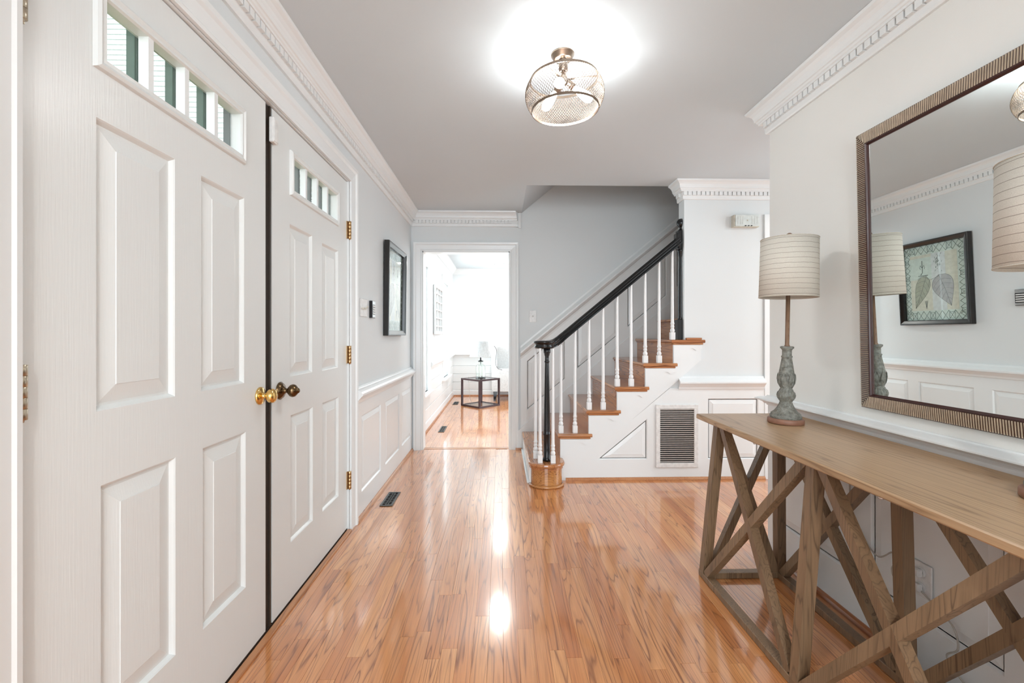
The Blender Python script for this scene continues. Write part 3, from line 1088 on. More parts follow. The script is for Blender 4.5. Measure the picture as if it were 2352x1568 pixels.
x0s, x1s = 0.236, 0.476
mb = MB()
o_ = [bull(0, x0s, x1s, 0.022 - q) for q in (0.010, 0.003, 0.0, 0.003, 0.010)]
zs = (0.156, 0.160, 0.171, 0.182, 0.186)
n = len(o_[0])
vs, fs = [], []
for ring, z_ in zip(o_, zs):
    vs += [(x, y, z_) for x, y in ring]
for i in range(4):
    for k in range(n):
        fs.append((i * n + k, i * n + (k + 1) % n, (i + 1) * n + (k + 1) % n, (i + 1) * n + k))
for i in (0, 4):
    fs += [tuple(i * n + q for q in t_) for t_ in tessellate_polygon([[Vector((x, y, 0)) for x, y in o_[i]]])]
mb.add(vs, fs)
t1 = mb.build('tread', M['oak_y'], st)
MB().prism(bull(0, x0s, x1s, 0.008), lambda u, v, w: (u, v, w), 0.138, 0.156).build('cove', M['oak_x'], t1)
MB().prism(bull(0, x0s, x1s, 0.0), lambda u, v, w: (u, v, w), 0.0, 0.139).build('riser', M['oak_round'], st)
mb = MB()
ring = bull(0, x0s, x1s, 0.004)
# white riser face along the straight left side
MB().box((x0s - 0.012, 3.53, 0.002), (x0s - 0.0005, YW, 0.137)).build('painted_riser', M['trim'], st)
pts = [Vector((x, y, 0.010)) for x, y in bull(0, x0s, x1s, 0.008)[1:18]]
MB().tube(pts, 0.0105, 8).build('shoe_moulding', M['oak_round'], st)
MB().tube([(x0s - 0.02, 3.56, 0.010), (x0s - 0.02, YW, 0.010)], 0.0105, 8).build('shoe_moulding', M['trim'], st)

# stringer with sawtooth top, and scroll brackets
poly = [(0.4755, 0.0), (0.53, 0.045), (1.448, 0.818), (1.612, 0.962), (1.612, ZK(6) - 0.041)]
top = []
for k in range(6, 1, -1):
    top.append((XK(k), ZK(k) - 0.041))
    if k > 2:
        top.append((XK(k), ZK(k - 1) - 0.041))
poly = [(0.4755, 0.187), (0.4755, 0.0), (0.53, 0.045), (1.448, 0.818), (1.612, 0.962), (1.612, ZK(6) - 0.041), (XK(6), ZK(6) - 0.041)]
for k in range(5, 1, -1):
    poly.append((XK(k + 1), ZK(k) - 0.0265))
    poly.append((XK(k), ZK(k) - 0.0265))
poly[-1] = (0.4755, ZK(2) - 0.0265)
MB().prism(poly, fS, 0.0005, 0.016).build('stringer', M['trim'], st)
for k in range(2, 7):
    x, z_ = XK(k), ZK(k) - 0.0265
    w = 0.248 if k < 6 else 0.228
    S = [(0, 0), (w, 0), (w, -0.030), (w - 0.016, -0.030), (w - 0.026, -0.036), (w - 0.038, -0.044), (w - 0.050, -0.043), (w - 0.058, -0.036),
         (w - 0.070, -0.028), (w - 0.086, -0.026), (w - 0.104, -0.034), (w - 0.124, -0.052), (w - 0.142, -0.078), (w - 0.162, -0.104), (w - 0.180, -0.118),
         (w - 0.198, -0.122), (w - 0.214, -0.132), (0.0, -0.140)]
    MB().prism([(x + 0.0005 + a, z_ - 0.016 + b_) for a, b_ in S], fS, 0.016, 0.0215).build('scroll_bracket', M['trim'], st)
MB().cbox((1.49, YS - 0.030, ZK(6)), (1.615, YS - 0.001, ZK(6) + 0.016), 0.002).build('wood_block', M['oak_x'], st)

# handrail
rail_top = lambda x: 1.964 + SL * (x - 1.439)
YH = 3.664
cl = [Vector(p) for p in ((0.370, 3.590, 1.090), (0.405, 3.625, 1.093), (0.435, 3.648, 1.103), (0.470, 3.660, 1.125), (0.515, YH, rail_top(0.515) - 0.042), (0.60, YH, rail_top(0.60) - 0.042))]
cl += [Vector((x, YH, rail_top(x) - 0.042)) for x in (0.8, 1.0, 1.2, 1.40, 1.452)]
RP = [(-0.026, -0.034), (0.026, -0.034), (0.027, -0.022), (0.020, -0.014), (0.022, 0.0), (0.030, 0.008), (0.031, 0.018), (0.024, 0.029), (0.010, 0.036), (-0.010, 0.036), (-0.024, 0.029), (-0.031, 0.018), (-0.030, 0.008), (-0.022, 0.0), (-0.020, -0.014), (-0.027, -0.022)]
mb = MB()
vs, fs = [], []
for i, p in enumerate(cl):
    t_ = (cl[min(i + 1, len(cl) - 1)] - cl[max(i - 1, 0)]).normalized()
    side = t_.cross(Vector((0, 0, 1))).normalized()
    up = side.cross(t_).normalized()
    for a, b_ in RP:
        vs.append(p + side * a + up * (b_ * 0.88))
P = len(RP)
for i in range(len(cl) - 1):
    for k in range(P):
        fs.append((i * P + k, i * P + (k + 1) % P, (i + 1) * P + (k + 1) % P, (i + 1) * P + k))
fs += [tuple(range(P)), tuple((len(cl) - 1) * P + k for k in range(P))]
mb.add(vs, fs)
hr = mb.build('handrail', M['black'], st)
VC = (0.340, 3.545)
MB().lathe([(0, 1.060), (0.070, 1.060), (0.076, 1.066), (0.079, 1.076), (0.072, 1.084), (0.076, 1.096), (0.086, 1.104), (0.087, 1.112), (0.080, 1.118), (0.05, 1.121), (0, 1.122)], (VC[0], VC[1], 0), 40).build('volute_cap', M['black'], hr)

# newel posts
NB = ZK(1)
MB().lathe([(0, NB), (0.034, NB), (0.034, NB + 0.018), (0.028, NB + 0.026), (0.0255, NB + 0.030), (0.0255, NB + 0.200), (0.029, NB + 0.206), (0.029, NB + 0.214), (0.0255, NB + 0.220), (0.0255, NB + 0.24),
            (0.0165, NB + 0.760), (0.0165, NB + 0.764), (0.020, NB + 0.768), (0.020, NB + 0.774), (0.0160, NB + 0.779), (0.0160, NB + 0.812), (0.021, NB + 0.824), (0.021, NB + 0.832), (0.027, NB + 0.842), (0.027, 1.062), (0, 1.062)],
           (0.360, 3.535, 0), 24).build('newel_post', M['black'], st)
HB = ZK(6)
NX, NY = XS - 0.001, 3.700
mb = MB()
mb.cbox((NX - 0.042, NY - 0.036, HB), (NX, NY + 0.036, 1.290), 0.002)
mb.lathe([(0.030, 1.290), (0.026, 1.300), (0.026, 1.32), (0.020, 1.80), (0.023, 1.81), (0.026, 1.82), (0.028, 1.840), (0.033, 1.850), (0.033, 1.862), (0.030, 1.866)], (NX, NY, 0), 16, PI / 2, 3 * PI / 2)
mb.cbox((NX - 0.034, NY - 0.034, 1.862), (NX, NY + 0.034, 2.018), 0.003)
mb.lathe([(0.028, 2.018), (0.022, 2.026), (0.014, 2.034), (0.013, 2.042), (0.020, 2.048), (0.030, 2.060), (0.036, 2.078), (0.035, 2.092), (0.028, 2.106), (0.015, 2.116), (0.0, 2.118)], (NX, NY, 0), 16, PI / 2, 3 * PI / 2)
nw = mb.build('newel_post', M['black'], st)
tag(nw, 'half newel with a ball finial')
MB().cbox((NX - 0.060, NY - 0.06, 1.880), (NX - 0.030, NY + 0.005, 1.990), 0.004).build('rail_rosette', M['black'], hr)


# balusters
def baluster(x, y, z0, z1):
    mb = MB()
    h = 0.0185
    mb.cbox((x - h, y - h, z0), (x + h, y + h, z0 + 0.060), 0.002)
    zz = z0 + 0.060
    mb.lathe([(0.012, zz), (0.017, zz + 0.006), (0.0185, zz + 0.016), (0.016, zz + 0.026), (0.012, zz + 0.032), (0.012, zz + 0.038), (0.0155, zz + 0.042), (0.0155, zz + 0.047), (0.013, zz + 0.051),
              (0.0135, zz + 0.066), (0.0160, zz + 0.070), (0.0160, zz + 0.075), (0.0135, zz + 0.079), (0.0125, zz + 0.10), (0.0085, z1)], (x, y, 0), 12)
    return mb.build('baluster', M['white_bal'], st)


for (x, y) in ((0.277, 3.605), (0.302, 3.482), (0.400, 3.472)):
    baluster(x, y, NB, 1.062)
rb = lambda x: rail_top(x) - 0.076
for k in range(2, 7):
    for dx in ((0.012, 0.126) if k < 6 else (0.006,)):
        x = XK(k) + dx
        zt_ = rb(x) if x > 0.60 else {0: 1.085, 1: 1.170}[0 if dx < 0.1 else 1]
        baluster(x, YH, ZK(k), zt_)

# ------------------------------------------------------------------ CONSOLE TABLE
TZ = 0.787
tb = thing('console_table', 'long brown wooden console table with X-braced trestle frame under the mirror', 'table', (1.19, 1.14, 0))
MB().cbox((0.950, 0.085, TZ - 0.024), (1.412, 2.190, TZ), 0.004).build('tabletop', M['table_top'], tb)
PY = [2.170, 1.480, 0.790, 0.105]
QY = [2.115, 1.462, 0.812, 0.160]
bt = 0.040
for sgn, PX, QX, nm in ((0, 0.985, 1.032, 'front'), (1, 1.350, 1.312, 'rear')):
    MB().cbox((PX - 0.020, PY[3] - 0.03, 0.001), (PX + 0.020, PY[0] + 0.028, 0.030), 0.002).build('bottom_rail', M['table_leg'], tb)
    for i in range(4):
        MB().bar((PX, PY[i], 0.028), (QX, QY[i], TZ - 0.024), 0.040, bt, up=(1, 0, 0)).build('leg', M['table_leg'], tb)
    for i in range(3):
        MB().bar((PX, PY[i] - 0.035, 0.030), (QX, QY[i + 1] + 0.03, TZ - 0.026), 0.034, 0.034, up=(1, 0, 0)).build('brace', M['table_leg'], tb)
        MB().bar((PX, PY[i + 1] + 0.035, 0.030), (QX, QY[i] - 0.03, TZ - 0.026), 0.034, 0.034, up=(1, 0, 0)).build('brace', M['table_leg'], tb)
for yy, qq in ((PY[0], QY[0]), (PY[3], QY[3])):
    MB().cbox((1.004, yy - 0.018, 0.001), (1.332, yy + 0.022, 0.029), 0.002).build('bottom_rail', M['table_leg'], tb)
    MB().bar((1.010, yy, 0.030), (1.300, qq, TZ - 0.026), 0.032, 0.032, up=(0, 1, 0)).build('brace', M['table_leg'], tb)
    MB().bar((1.325, yy, 0.030), (1.045, qq, TZ - 0.026), 0.032, 0.032, up=(0, 1, 0)).build('brace', M['table_leg'], tb)
for yy in (1.70, 1.13):
    MB().lathe([(0, 0), (0.008, 0), (0.008, 0.005), (0, 0.006)], (0.965, yy, TZ - 0.030), 8).build('screw_head', M['steel'], tb)


# ------------------------------------------------------------------ TABLE LAMPS
def table_lamp(loc, label, tilt):
    L = thing('table_lamp', label, 'lamp', loc, 0, 'pair of buffet lamps on the console table')

    def part(mb, name, mat, par=None):
        mb.local = True
        return mb.build(name, mat, par or L)
    part(MB().lathe([(0, 0), (0.068, 0), (0.0705, 0.003), (0.0705, 0.019), (0.067, 0.022), (0, 0.022)], n=40), 'base_disc', M['copper'])

    def rad(r, z_, a):
        if 0.148 < z_ < 0.213:
            q = abs(math.cos(4 * a))
            return r * (1.0 + 0.07 * (q ** 0.5) - 0.03)
        if 0.099 < z_ < 0.148:
            return r * (1 + 0.045 * math.cos(20 * a))
        if 0.022 < z_ < 0.094:
            return r * (1 + 0.018 * max(0, math.cos(8 * a)) ** 6 - 0.0)
        if 0.213 <= z_ < 0.282:
            return r * (1 + 0.02 * math.cos(8 * a))
        return r
    prof = [(0.0595, 0.022), (0.061, 0.026), (0.061, 0.034), (0.056, 0.038), (0.058, 0.041), (0.055, 0.044), (0.045, 0.052), (0.035, 0.066), (0.028, 0.080), (0.0235, 0.093),
            (0.0265, 0.098), (0.028, 0.101), (0.0335, 0.110), (0.0355, 0.121), (0.033, 0.133), (0.026, 0.141), (0.0255, 0.1455), (0.0215, 0.150), (0.0225, 0.155), (0.029, 0.166), (0.0325, 0.180), (0.0325, 0.198), (0.0315, 0.211),
            (0.030, 0.2135), (0.026, 0.240), (0.0215, 0.268), (0.0195, 0.283), (0.022, 0.286), (0.022, 0.290), (0.0185, 0.293), (0.0185, 0.316), (0.022, 0.321), (0.0265, 0.325), (0.0265, 0.331), (0.021, 0.333), (0.0, 0.333)]
    bd = part(MB().lathe(prof, n=64, rad=rad), 'pedestal', M['resin'])
    # pointed leaves round the cup
    for k in range(8):
        a = 2 * PI * k / 8
        mb = MB()
        vs = []
        for (du, dz) in ((0, 0.150), (0.010, 0.172), (0.0115, 0.192), (0.007, 0.208), (0, 0.219), (-0.007, 0.208), (-0.0115, 0.192), (-0.010, 0.172)):
            rr = {0.150: 0.0225, 0.172: 0.0318, 0.192: 0.0348, 0.208: 0.0346, 0.219: 0.0325}[dz]
            vs.append((rr * math.cos(a) - du * math.sin(a), rr * math.sin(a) + du * math.cos(a), dz))
        vs.append((0.0305 * math.cos(a), 0.0305 * math.sin(a), 0.188))
        mb.add(vs, [(i, (i + 1) % 8, 8) for i in range(8)])
        part(mb, 'leaf_relief', M['resin'], bd)
    part(MB().lathe([(0.0105, 0.333), (0.0105, 0.336), (0.0085, 0.340), (0.0085, 0.60), (0, 0.60)], n=14), 'pole', M['pole'])
    sh = part(MB().lathe([(0.112, 0.545), (0.1135, 0.5455), (0.110, 0.797), (0.1085, 0.797), (0.1105, 0.545), (0.112, 0.545)], n=72, caps=False), 'lamp_shade', M['linen'])
    for v in sh.data.vertices:
        pass
    part(MB().tube([(0.1105 * math.cos(a * PI / 24), 0.1105 * math.sin(a * PI / 24), 0.7965) for a in range(48)], 0.0014, 6, closed=True), 'shade_rim', M['linen'], sh)
    part(MB().tube([(0.113 * math.cos(a * PI / 24), 0.113 * math.sin(a * PI / 24), 0.5455) for a in range(48)], 0.0016, 6, closed=True), 'shade_rim', M['linen'], sh)
    mb = MB()
    for k in range(3):
        a = 2 * PI * k / 3 + 0.4
        mb.tube([(0, 0, 0.60), (0.10 * math.cos(a) * 0.5, 0.10 * math.sin(a) * 0.5, 0.602), (0.110 * math.cos(a), 0.110 * math.sin(a), 0.60)], 0.0015, 6)
    mb.tube([(0.03, 0, 0.60), (0.045, 0, 0.70), (0.0, 0, 0.797), (-0.045, 0, 0.70), (-0.03, 0, 0.60)], 0.0015, 6)
    part(mb, 'shade_harp', M['steel'])
    part(MB().lathe([(0, 0.797), (0.005, 0.797), (0.005, 0.801), (0.011, 0.806), (0.013, 0.813), (0.011, 0.820), (0.005, 0.824), (0, 0.825)], n=20), 'finial', M['pole'])
    L.rotation_euler = tilt
    return L


table_lamp((1.236, 1.945, TZ + 0.0005), 'table lamp with striped linen shade at the far end of the console table', (0.0, R_ if (R_ := math.radians(1.2)) else 0, 0))
table_lamp((1.292, 1.013, TZ + 0.0005), 'table lamp cut by the right edge of the photo, nearer end of the console table', (0, 0, 0.6))

# ------------------------------------------------------------------ WALL MIRROR
mz0, mz1, my0, my1 = 0.884, 1.962, 0.33, 1.782
mr = thing('wall_mirror', 'large wall mirror in a ribbed champagne and oxblood frame above the console table', 'mirror', (XR - 0.004, (my0 + my1) / 2, mz0))
mr.rotation_euler = (0, -math.radians(1.15), 0)
my = (my1 - my0) / 2
mh = mz1 - mz0
fM = lambda u, v, w: (-w, u, v)
FW = 0.056


def mpart(mb, name, mat, par=None):
    mb.local = True
    return mb.build(name, mat, par or mr)


prof = [(0.0, 0.0), (0.0, 0.010), (0.004, 0.0125), (0.046, 0.0155), (0.049, 0.0175), (0.052, 0.0165), (0.054, 0.0125), (0.056, 0.0105), (FW + 0.001, 0.0095), (FW + 0.001, 0.0)]
mb = MB()
vs = []
for d_, w_ in prof:
    vs += [fM(u, v, w_) for u, v in inset(rect(-my, my, 0, mh), d_)]
for k, nm in enumerate(('bottom', 'near', 'top', 'far')):
    pv = []
    for i in range(len(prof)):
        pv += [vs[i * 4 + k], vs[i * 4 + (k + 1) % 4]]
    m2 = MB().add(pv, [(2 * i, 2 * i + 1, 2 * i + 3, 2 * i + 2) for i in range(len(prof) - 1)])
    mpart(m2, 'frame_side', M['rib_base'])
mpart(MB().box(fM(-my + 0.052, 0.052, 0.001), fM(my - 0.052, mh - 0.052, 0.0078)), 'mirror_glass', M['mirror'])
mb = MB()
pitch = 0.0075


def rib(c, s0, s1, horiz):
    """half-round rib across the frame side"""
    hw = 0.0022
    pr = [(-hw, 0.0), (-hw * 0.6, 0.0020), (0, 0.0028), (hw * 0.6, 0.0020), (hw, 0.0)]
    vs = []
    for s_, base in ((s0, 0.0124), (s1, 0.0155)):
        for a, h in pr:
            if horiz:
                vs.append(fM(c + a, s_, base + h))
            else:
                vs.append(fM(s_, c + a, base + h))
    mb.add(vs, [(i, i + 1, 6 + i, 5 + i) for i in range(4)] + [(0, 1, 2, 3, 4), (9, 8, 7, 6, 5)])


nr = int(2 * my / pitch)
for i in range(nr):
    c_ = -my + (i + 0.5) * pitch
    e = min(0.0465, my - abs(c_))
    if e < 0.006:
        continue
    rib(c_, 0.003, e, True)
    rib(c_, mh - 0.003, mh - e, True)
nr = int(mh / pitch)
for i in range(nr):
    c_ = (i + 0.5) * pitch
    e = min(0.0465, mh / 2 - abs(c_ - mh / 2))
    if e < 0.006:
        continue
    rib(c_, -my + 0.003, -my + e, False)
    rib(c_, my - 0.003, my - e, False)
tag(mpart(mb, 'ribs', M['ribs']), None, None, None, 'stuff')

# ------------------------------------------------------------------ FRAMED PRINT on the left wall
py0, py1, pz0, pz1 = 3.520, 4.165, 1.160, 1.898
fr_ = thing('framed_print', 'black-framed botanical print on the left wall past the front doors', 'picture', (XL, (py0 + py1) / 2, pz0))
fr_.rotation_euler = (0, math.radians(0.7), 0)
ph, pw = pz1 - pz0, (py1 - py0) / 2
fP = lambda u, v, w: (w, u, v)


def ppart(mb, name, mat, par=None):
    mb.local = True
    return mb.build(name, mat, par or fr_)


prof = [(0.0, 0.002), (0.0, 0.040), (0.004, 0.044), (0.012, 0.044), (0.034, 0.034), (0.040, 0.032), (0.042, 0.018), (0.042, 0.002)]
vs = []
for d_, w_ in prof:
    vs += [fP(u, v, w_) for u, v in inset(rect(-pw, pw, 0, ph), d_)]
for k in range(4):
    pv = []
    for i in range(len(prof)):
        pv += [vs[i * 4 + k], vs[i * 4 + (k + 1) % 4]]
    ppart(MB().add(pv, [(2 * i, 2 * i + 1, 2 * i + 3, 2 * i + 2) for i in range(len(prof) - 1)]), 'frame_side', M['frame_black'])
pr = ppart(MB().box(fP(-pw + 0.038, 0.038, 0.003), fP(pw - 0.038, ph - 0.038, 0.008)), 'print', M['art_green'])
a0, a1, b0, b1 = -pw + 0.04, pw - 0.04, 0.04, ph - 0.04
PWd, PHt = a1 - a0, b1 - b0
U = lambda s_: a1 - s_ * PWd          # s: 0 at the far side .. 1 at the near side of the wall
U = lambda s_: a1 + (a0 - a1) * s_
V = lambda t_: b0 + PHt * t_
mb = MB().box(fP(U(0.10), V(0.13), 0.0081), fP(U(0.86), V(0.88), 0.0085))
ppart(mb, 'cream_sheet', M['art_cream'], pr)
ppart(MB().box(fP(U(0.10), V(0.55), 0.0086), fP(U(0.46), V(0.84), 0.0088)), 'pale_rectangle', M['art_green'], pr)  # flat pale rectangle over the cream sheet
ppart(MB().box(fP(U(0.46), V(0.13), 0.0086), fP(U(0.68), V(0.88), 0.0088)), 'white_rectangle', M['art_white'], pr)  # flat white upright rectangle beside it
# lattice border
mb = MB()


def ink(pts, r=0.0020, w_=0.0089):
    mb.tube([fP(U(s_), V(t_), w_) for s_, t_ in pts], r, 4)


mm_ = PHt / PWd
st_ = 0.085
n1 = int(1 / st_)
for i in range(13):
    t0 = i / 13
    t1_ = (i + 1) / 13
    tm = (t0 + t1_) / 2
    for s0, s1 in ((0.0, 0.10), (0.88, 1.0)):
        ink([(s0, t0), ((s0 + s1) / 2, tm), (s0, t1_)])
        ink([(s1, t0), ((s0 + s1) / 2, tm), (s1, t1_)])
        if i % 3 == 1:
            ink([(s0 + 0.02, t0 + 0.01), (s1 - 0.02, t0 + 0.01), (s1 - 0.02, t1_ - 0.01), (s0 + 0.02, t1_ - 0.01), (s0 + 0.02, t0 + 0.01)])
for i in range(10):
    s0 = i / 10
    s1 = (i + 1) / 10
    for t0, t1_ in ((0.0, 0.12), (0.89, 1.0)):
        ink([(s0, t0), ((s0 + s1) / 2, (t0 + t1_) / 2), (s1, t0)])
        ink([(s0, t1_), ((s0 + s1) / 2, (t0 + t1_) / 2), (s1, t1_)])
        if i % 3 == 1:
            ink([(s0 + 0.01, t0 + 0.02), (s1 - 0.01, t0 + 0.02), (s1 - 0.01, t1_ - 0.02), (s0 + 0.01, t1_ - 0.02), (s0 + 0.01, t0 + 0.02)])
ppart(mb, 'lattice_border', M['art_sage'], pr)


def leaf(cs, ct, L, W, ang, mat, veins=7):
    global mb
    pts = []
    N = 14
    for i in range(N + 1):
        q = i / N
        wd = W * (math.sin(PI * q ** 0.62)) * (1 - 0.15 * q)
        pts.append((q * L, wd))
    for i in range(N - 1, 0, -1):
        q = i / N
        wd = W * (math.sin(PI * q ** 0.62)) * (1 - 0.15 * q)
        pts.append((q * L, -wd))

    def T(a, b_):
        ca, sa = math.cos(ang), math.sin(ang)
        return cs + (a * ca - b_ * sa) * mm_, ct + (a * sa + b_ * ca)
    poly_ = [T(*p) for p in pts]
    m3 = MB().prism([(U(s_), V(t_)) for s_, t_ in poly_], fP, 0.0089, 0.0091)
    lf_ = ppart(m3, 'printed_leaf', mat, pr)
    mb = MB()
    ink(poly_ + [poly_[0]], 0.0011, 0.0092)
    ink([T(0, 0), T(L * 0.5, W * 0.06), T(L, 0)], 0.0011, 0.0092)
    for i in range(1, veins):
        q = i / veins
        wd = W * (math.sin(PI * min(1, q + 0.12) ** 0.62)) * 0.85
        for sg in (1, -1):
            ink([T(q * L, 0), T(min(L, (q + 0.05) * L), wd * 0.5 * sg), T(min(L, (q + 0.14) * L), wd * sg)], 0.0007, 0.0092)
    ppart(mb, 'leaf_veins', M['art_ink'], pr)


leaf(0.57, 0.59, 0.44, 0.150, -1.22, M['art_leaf'])
leaf(0.37, 0.59, 0.46, 0.105, -1.95, M['art_leaf2'])
mb = MB()
ink([(0.42, 0.54), (0.30, 0.60), (0.22, 0.55)], 0.0012, 0.0093)
ink([(0.58, 0.575), (0.42, 0.53), (0.40, 0.44)], 0.0012, 0.0093)
ink([(0.24, 0.60), (0.40, 0.60)], 0.003, 0.0093)
ink([(0.28, 0.61), (0.31, 0.64), (0.31, 0.72), (0.31, 0.80)], 0.0035, 0.0093)
for sg in (-1, 1):
    ink([(0.31, 0.70), (0.31 + sg * 0.03, 0.74), (0.31 + sg * 0.045, 0.71), (0.31 + sg * 0.03, 0.69)], 0.002, 0.0093)
for i in range(5):
    ink([(0.33 + 0.012 * i, 0.26), (0.345 + 0.006 * i, 0.20), (0.355, 0.15)], 0.001, 0.0093)
tag(ppart(mb, 'ink_drawing', M['art_ink'], pr), kind='stuff')
mb = MB()
for i in range(40):
    s_, t_ = random.gauss(0.55, 0.035), random.gauss(0.74, 0.06)
    ink([(s_, t_), (s_ + 0.012, t_ + 0.008), (s_ + 0.004, t_ + 0.018)], 0.0012, 0.0093)
tag(ppart(mb, 'flower_sketch', M['art_sage'], pr), kind='stuff')
ppart(MB().box(fP(-pw + 0.036, 0.036, 0.0150), fP(pw - 0.036, ph - 0.036, 0.0165)), 'picture_glass', M['glass'])

# ------------------------------------------------------------------ SWITCHES, KEYPAD, CHIME, OUTLET
sw = thing('light_switch', 'white triple light switch plate beside the front door casing', 'switch', (XL, 3.02, 1.345))
MB().cbox(fL(2.945, 1.287, 0.0), fL(3.095, 1.404, 0.006), 0.002).build('plate', M['plastic'], sw)
for i, dn in enumerate((0, 0, 1)):
    c_ = 2.975 + i * 0.046
    MB().bar(fL(c_, 1.345, 0.006), fL(c_, 1.345 + (0.012 if dn else -0.012), 0.018), 0.010, 0.008, up=(1, 0, 0)).build('toggle', M['chime_side'], sw)
sw = thing('light_switch', 'single white light switch plate on the wall above the stair rail', 'switch', (0.326, YB, 1.35))
MB().cbox(fB(0.290, 1.290, 0.0), fB(0.362, 1.410, 0.006), 0.002).build('plate', M['plastic'], sw)
MB().bar(fB(0.326, 1.350, 0.006), fB(0.326, 1.360, 0.018), 0.010, 0.008, up=(0, 0, 1)).build('toggle', M['plastic'], sw)
kp = thing('alarm_keypad', 'small black alarm keypad with silver buttons beside the triple switch', 'keypad', (XL, 3.2, 1.343))
MB().cbox(fL(3.155, 1.284, 0.0), fL(3.228, 1.402, 0.022), 0.002).build('housing', M['screen'], kp)
MB().cbox(fL(3.160, 1.376, 0.022), fL(3.225, 1.400, 0.024), 0.0008).build('cover_plate', M['steel'], kp)
MB().cbox(fL(3.160, 1.287, 0.022), fL(3.225, 1.306, 0.024), 0.0008).build('cover_plate', M['steel'], kp)
for i in range(4):
    z_ = 1.312 + i * 0.016
    MB().cbox(fL(3.166, z_, 0.022), fL(3.220, z_ + 0.009, 0.026), 0.001).build('button', M['plastic'], kp)
ch = thing('door_chime', 'pale green-white door chime box high on the white wall past the stairs', 'chime', (1.975, YS, 2.03))
MB().box(fS(1.868, 2.030, 0.0), fS(2.070, 2.126, 0.044)).build('chime_body', M['chime_side'], ch)
MB().cbox(fS(1.876, 2.034, 0.0441), fS(2.070, 2.126, 0.050), 0.002).build('cover', M['chime'], ch)
for i in range(3):
    c_ = 1.948 + i * 0.024
    MB().prism([(c_, 2.0345), (c_ + 0.014, 2.0345), (c_ + 0.020, 2.0415), (c_ + 0.006, 2.0415)], fS, 0.0500, 0.0506).build('slot', M['hole'], ch)
for i, c_ in enumerate((1.895, 1.915, 1.936, 2.010, 2.030, 2.052)):
    MB().box(fS(c_, 2.052, 0.0500), fS(c_ + 0.002, 2.112, 0.0512)).build('raised_line', M['chime'], ch)
MB().lathe([(0, 0), (0.006, 0), (0.005, 0.0015), (0, 0.002)], fS(1.974, 2.082, 0.0500), 14, axis=Matrix.Rotation(PI / 2, 3, 'X')).build('emblem', M['chime_side'], ch)
oz = thing('wall_outlet', 'white electrical outlet with plugged-in cords behind the console table', 'outlet', (XR - 0.01, 1.524, 0.334))
MB().cbox(fR(1.485, 0.275, 0.010), fR(1.558, 0.392, 0.016), 0.002).build('plate', M['plastic'], oz)
for z_ in (0.300, 0.352):
    mb = MB().lathe([(0, 0), (0.017, 0), (0.016, 0.003), (0, 0.003)], fR(1.5215, z_ + 0.007, 0.016), 18, axis=Matrix.Rotation(-PI / 2, 3, 'Y'))
    rc = mb.build('receptacle', M['plastic'], oz)
    for dy in (-0.006, 0.006):
        MB().box(fR(1.5205 + dy, z_ + 0.004, 0.0190), fR(1.5225 + dy, z_ + 0.012, 0.0194)).build('slot', M['hole'], rc)


def smooth_path(pts, n=8):
    P_ = [Vector(p) for p in pts]
    P_ = [P_[0]] + P_ + [P_[-1]]
    out = []
    for i in range(1, len(P_) - 2):
        for k in range(n):
            t_ = k / n
            a, b_, c_, d_ = P_[i - 1], P_[i], P_[i + 1], P_[i + 2]
            out.append(0.5 * ((2 * b_) + (c_ - a) * t_ + (2 * a - 5 * b_ + 4 * c_ - d_) * t_ ** 2 + (3 * b_ - a - 3 * c_ + d_) * t_ ** 3))
    out.append(P_[-2])
    return out


def cord(name, pts, label, r=0.0028, coil=None, plug=None):
    c_ = thing(name, label, 'cord', pts[0])
    MB().tube(smooth_path(pts), r, 6).build('cable', M['cordm'], c_)
    if plug:
        MB().cbox(plug[0], plug[1], 0.004).build('plug', M['plastic'], c_)
    if coil:
        cx_, cy_, cz_, rr = coil
        pp_ = [(cx_ + 0.004 * math.sin(i * 0.7), cy_ + rr * math.cos(i * 0.52) * (1 + 0.15 * math.sin(i)), cz_ + rr * 1.1 * math.sin(i * 0.52)) for i in range(34)]
        MB().tube(smooth_path(pp_, 3), r, 6).build('coiled_loops', M['cordm'], c_)
    return c_


xw = XR - 0.018
cord('lamp_cord', [(xw - 0.010, 1.86, 0.778), (xw, 1.845, 0.70), (xw, 1.835, 0.50), (xw, 1.80, 0.40), (xw - 0.005, 1.70, 0.33), (xw - 0.005, 1.63, 0.375), (xw - 0.005, 1.62, 0.355), (xw - 0.008, 1.54, 0.36)],
     'clear lamp cord hanging from the far lamp to the outlet', coil=(xw - 0.008, 1.60, 0.31, 0.026), plug=((xw - 0.022, 1.508, 0.346), (xw - 0.004, 1.536, 0.374)))
cord('lamp_cord', [(xw - 0.010, 1.53, 0.31), (xw - 0.01, 1.46, 0.28), (xw - 0.010, 1.40, 0.25), (xw - 0.01, 1.385, 0.19), (xw - 0.01, 1.42, 0.14), (xw - 0.01, 1.34, 0.09), (xw - 0.01, 1.23, 0.10), (xw - 0.01, 1.10, 0.13), (xw - 0.008, 0.98, 0.40), (xw - 0.008, 0.95, 0.778)],
     'clear lamp cord trailing from the outlet towards the nearer lamp', plug=((xw - 0.022, 1.508, 0.296), (xw - 0.004, 1.536, 0.322)))

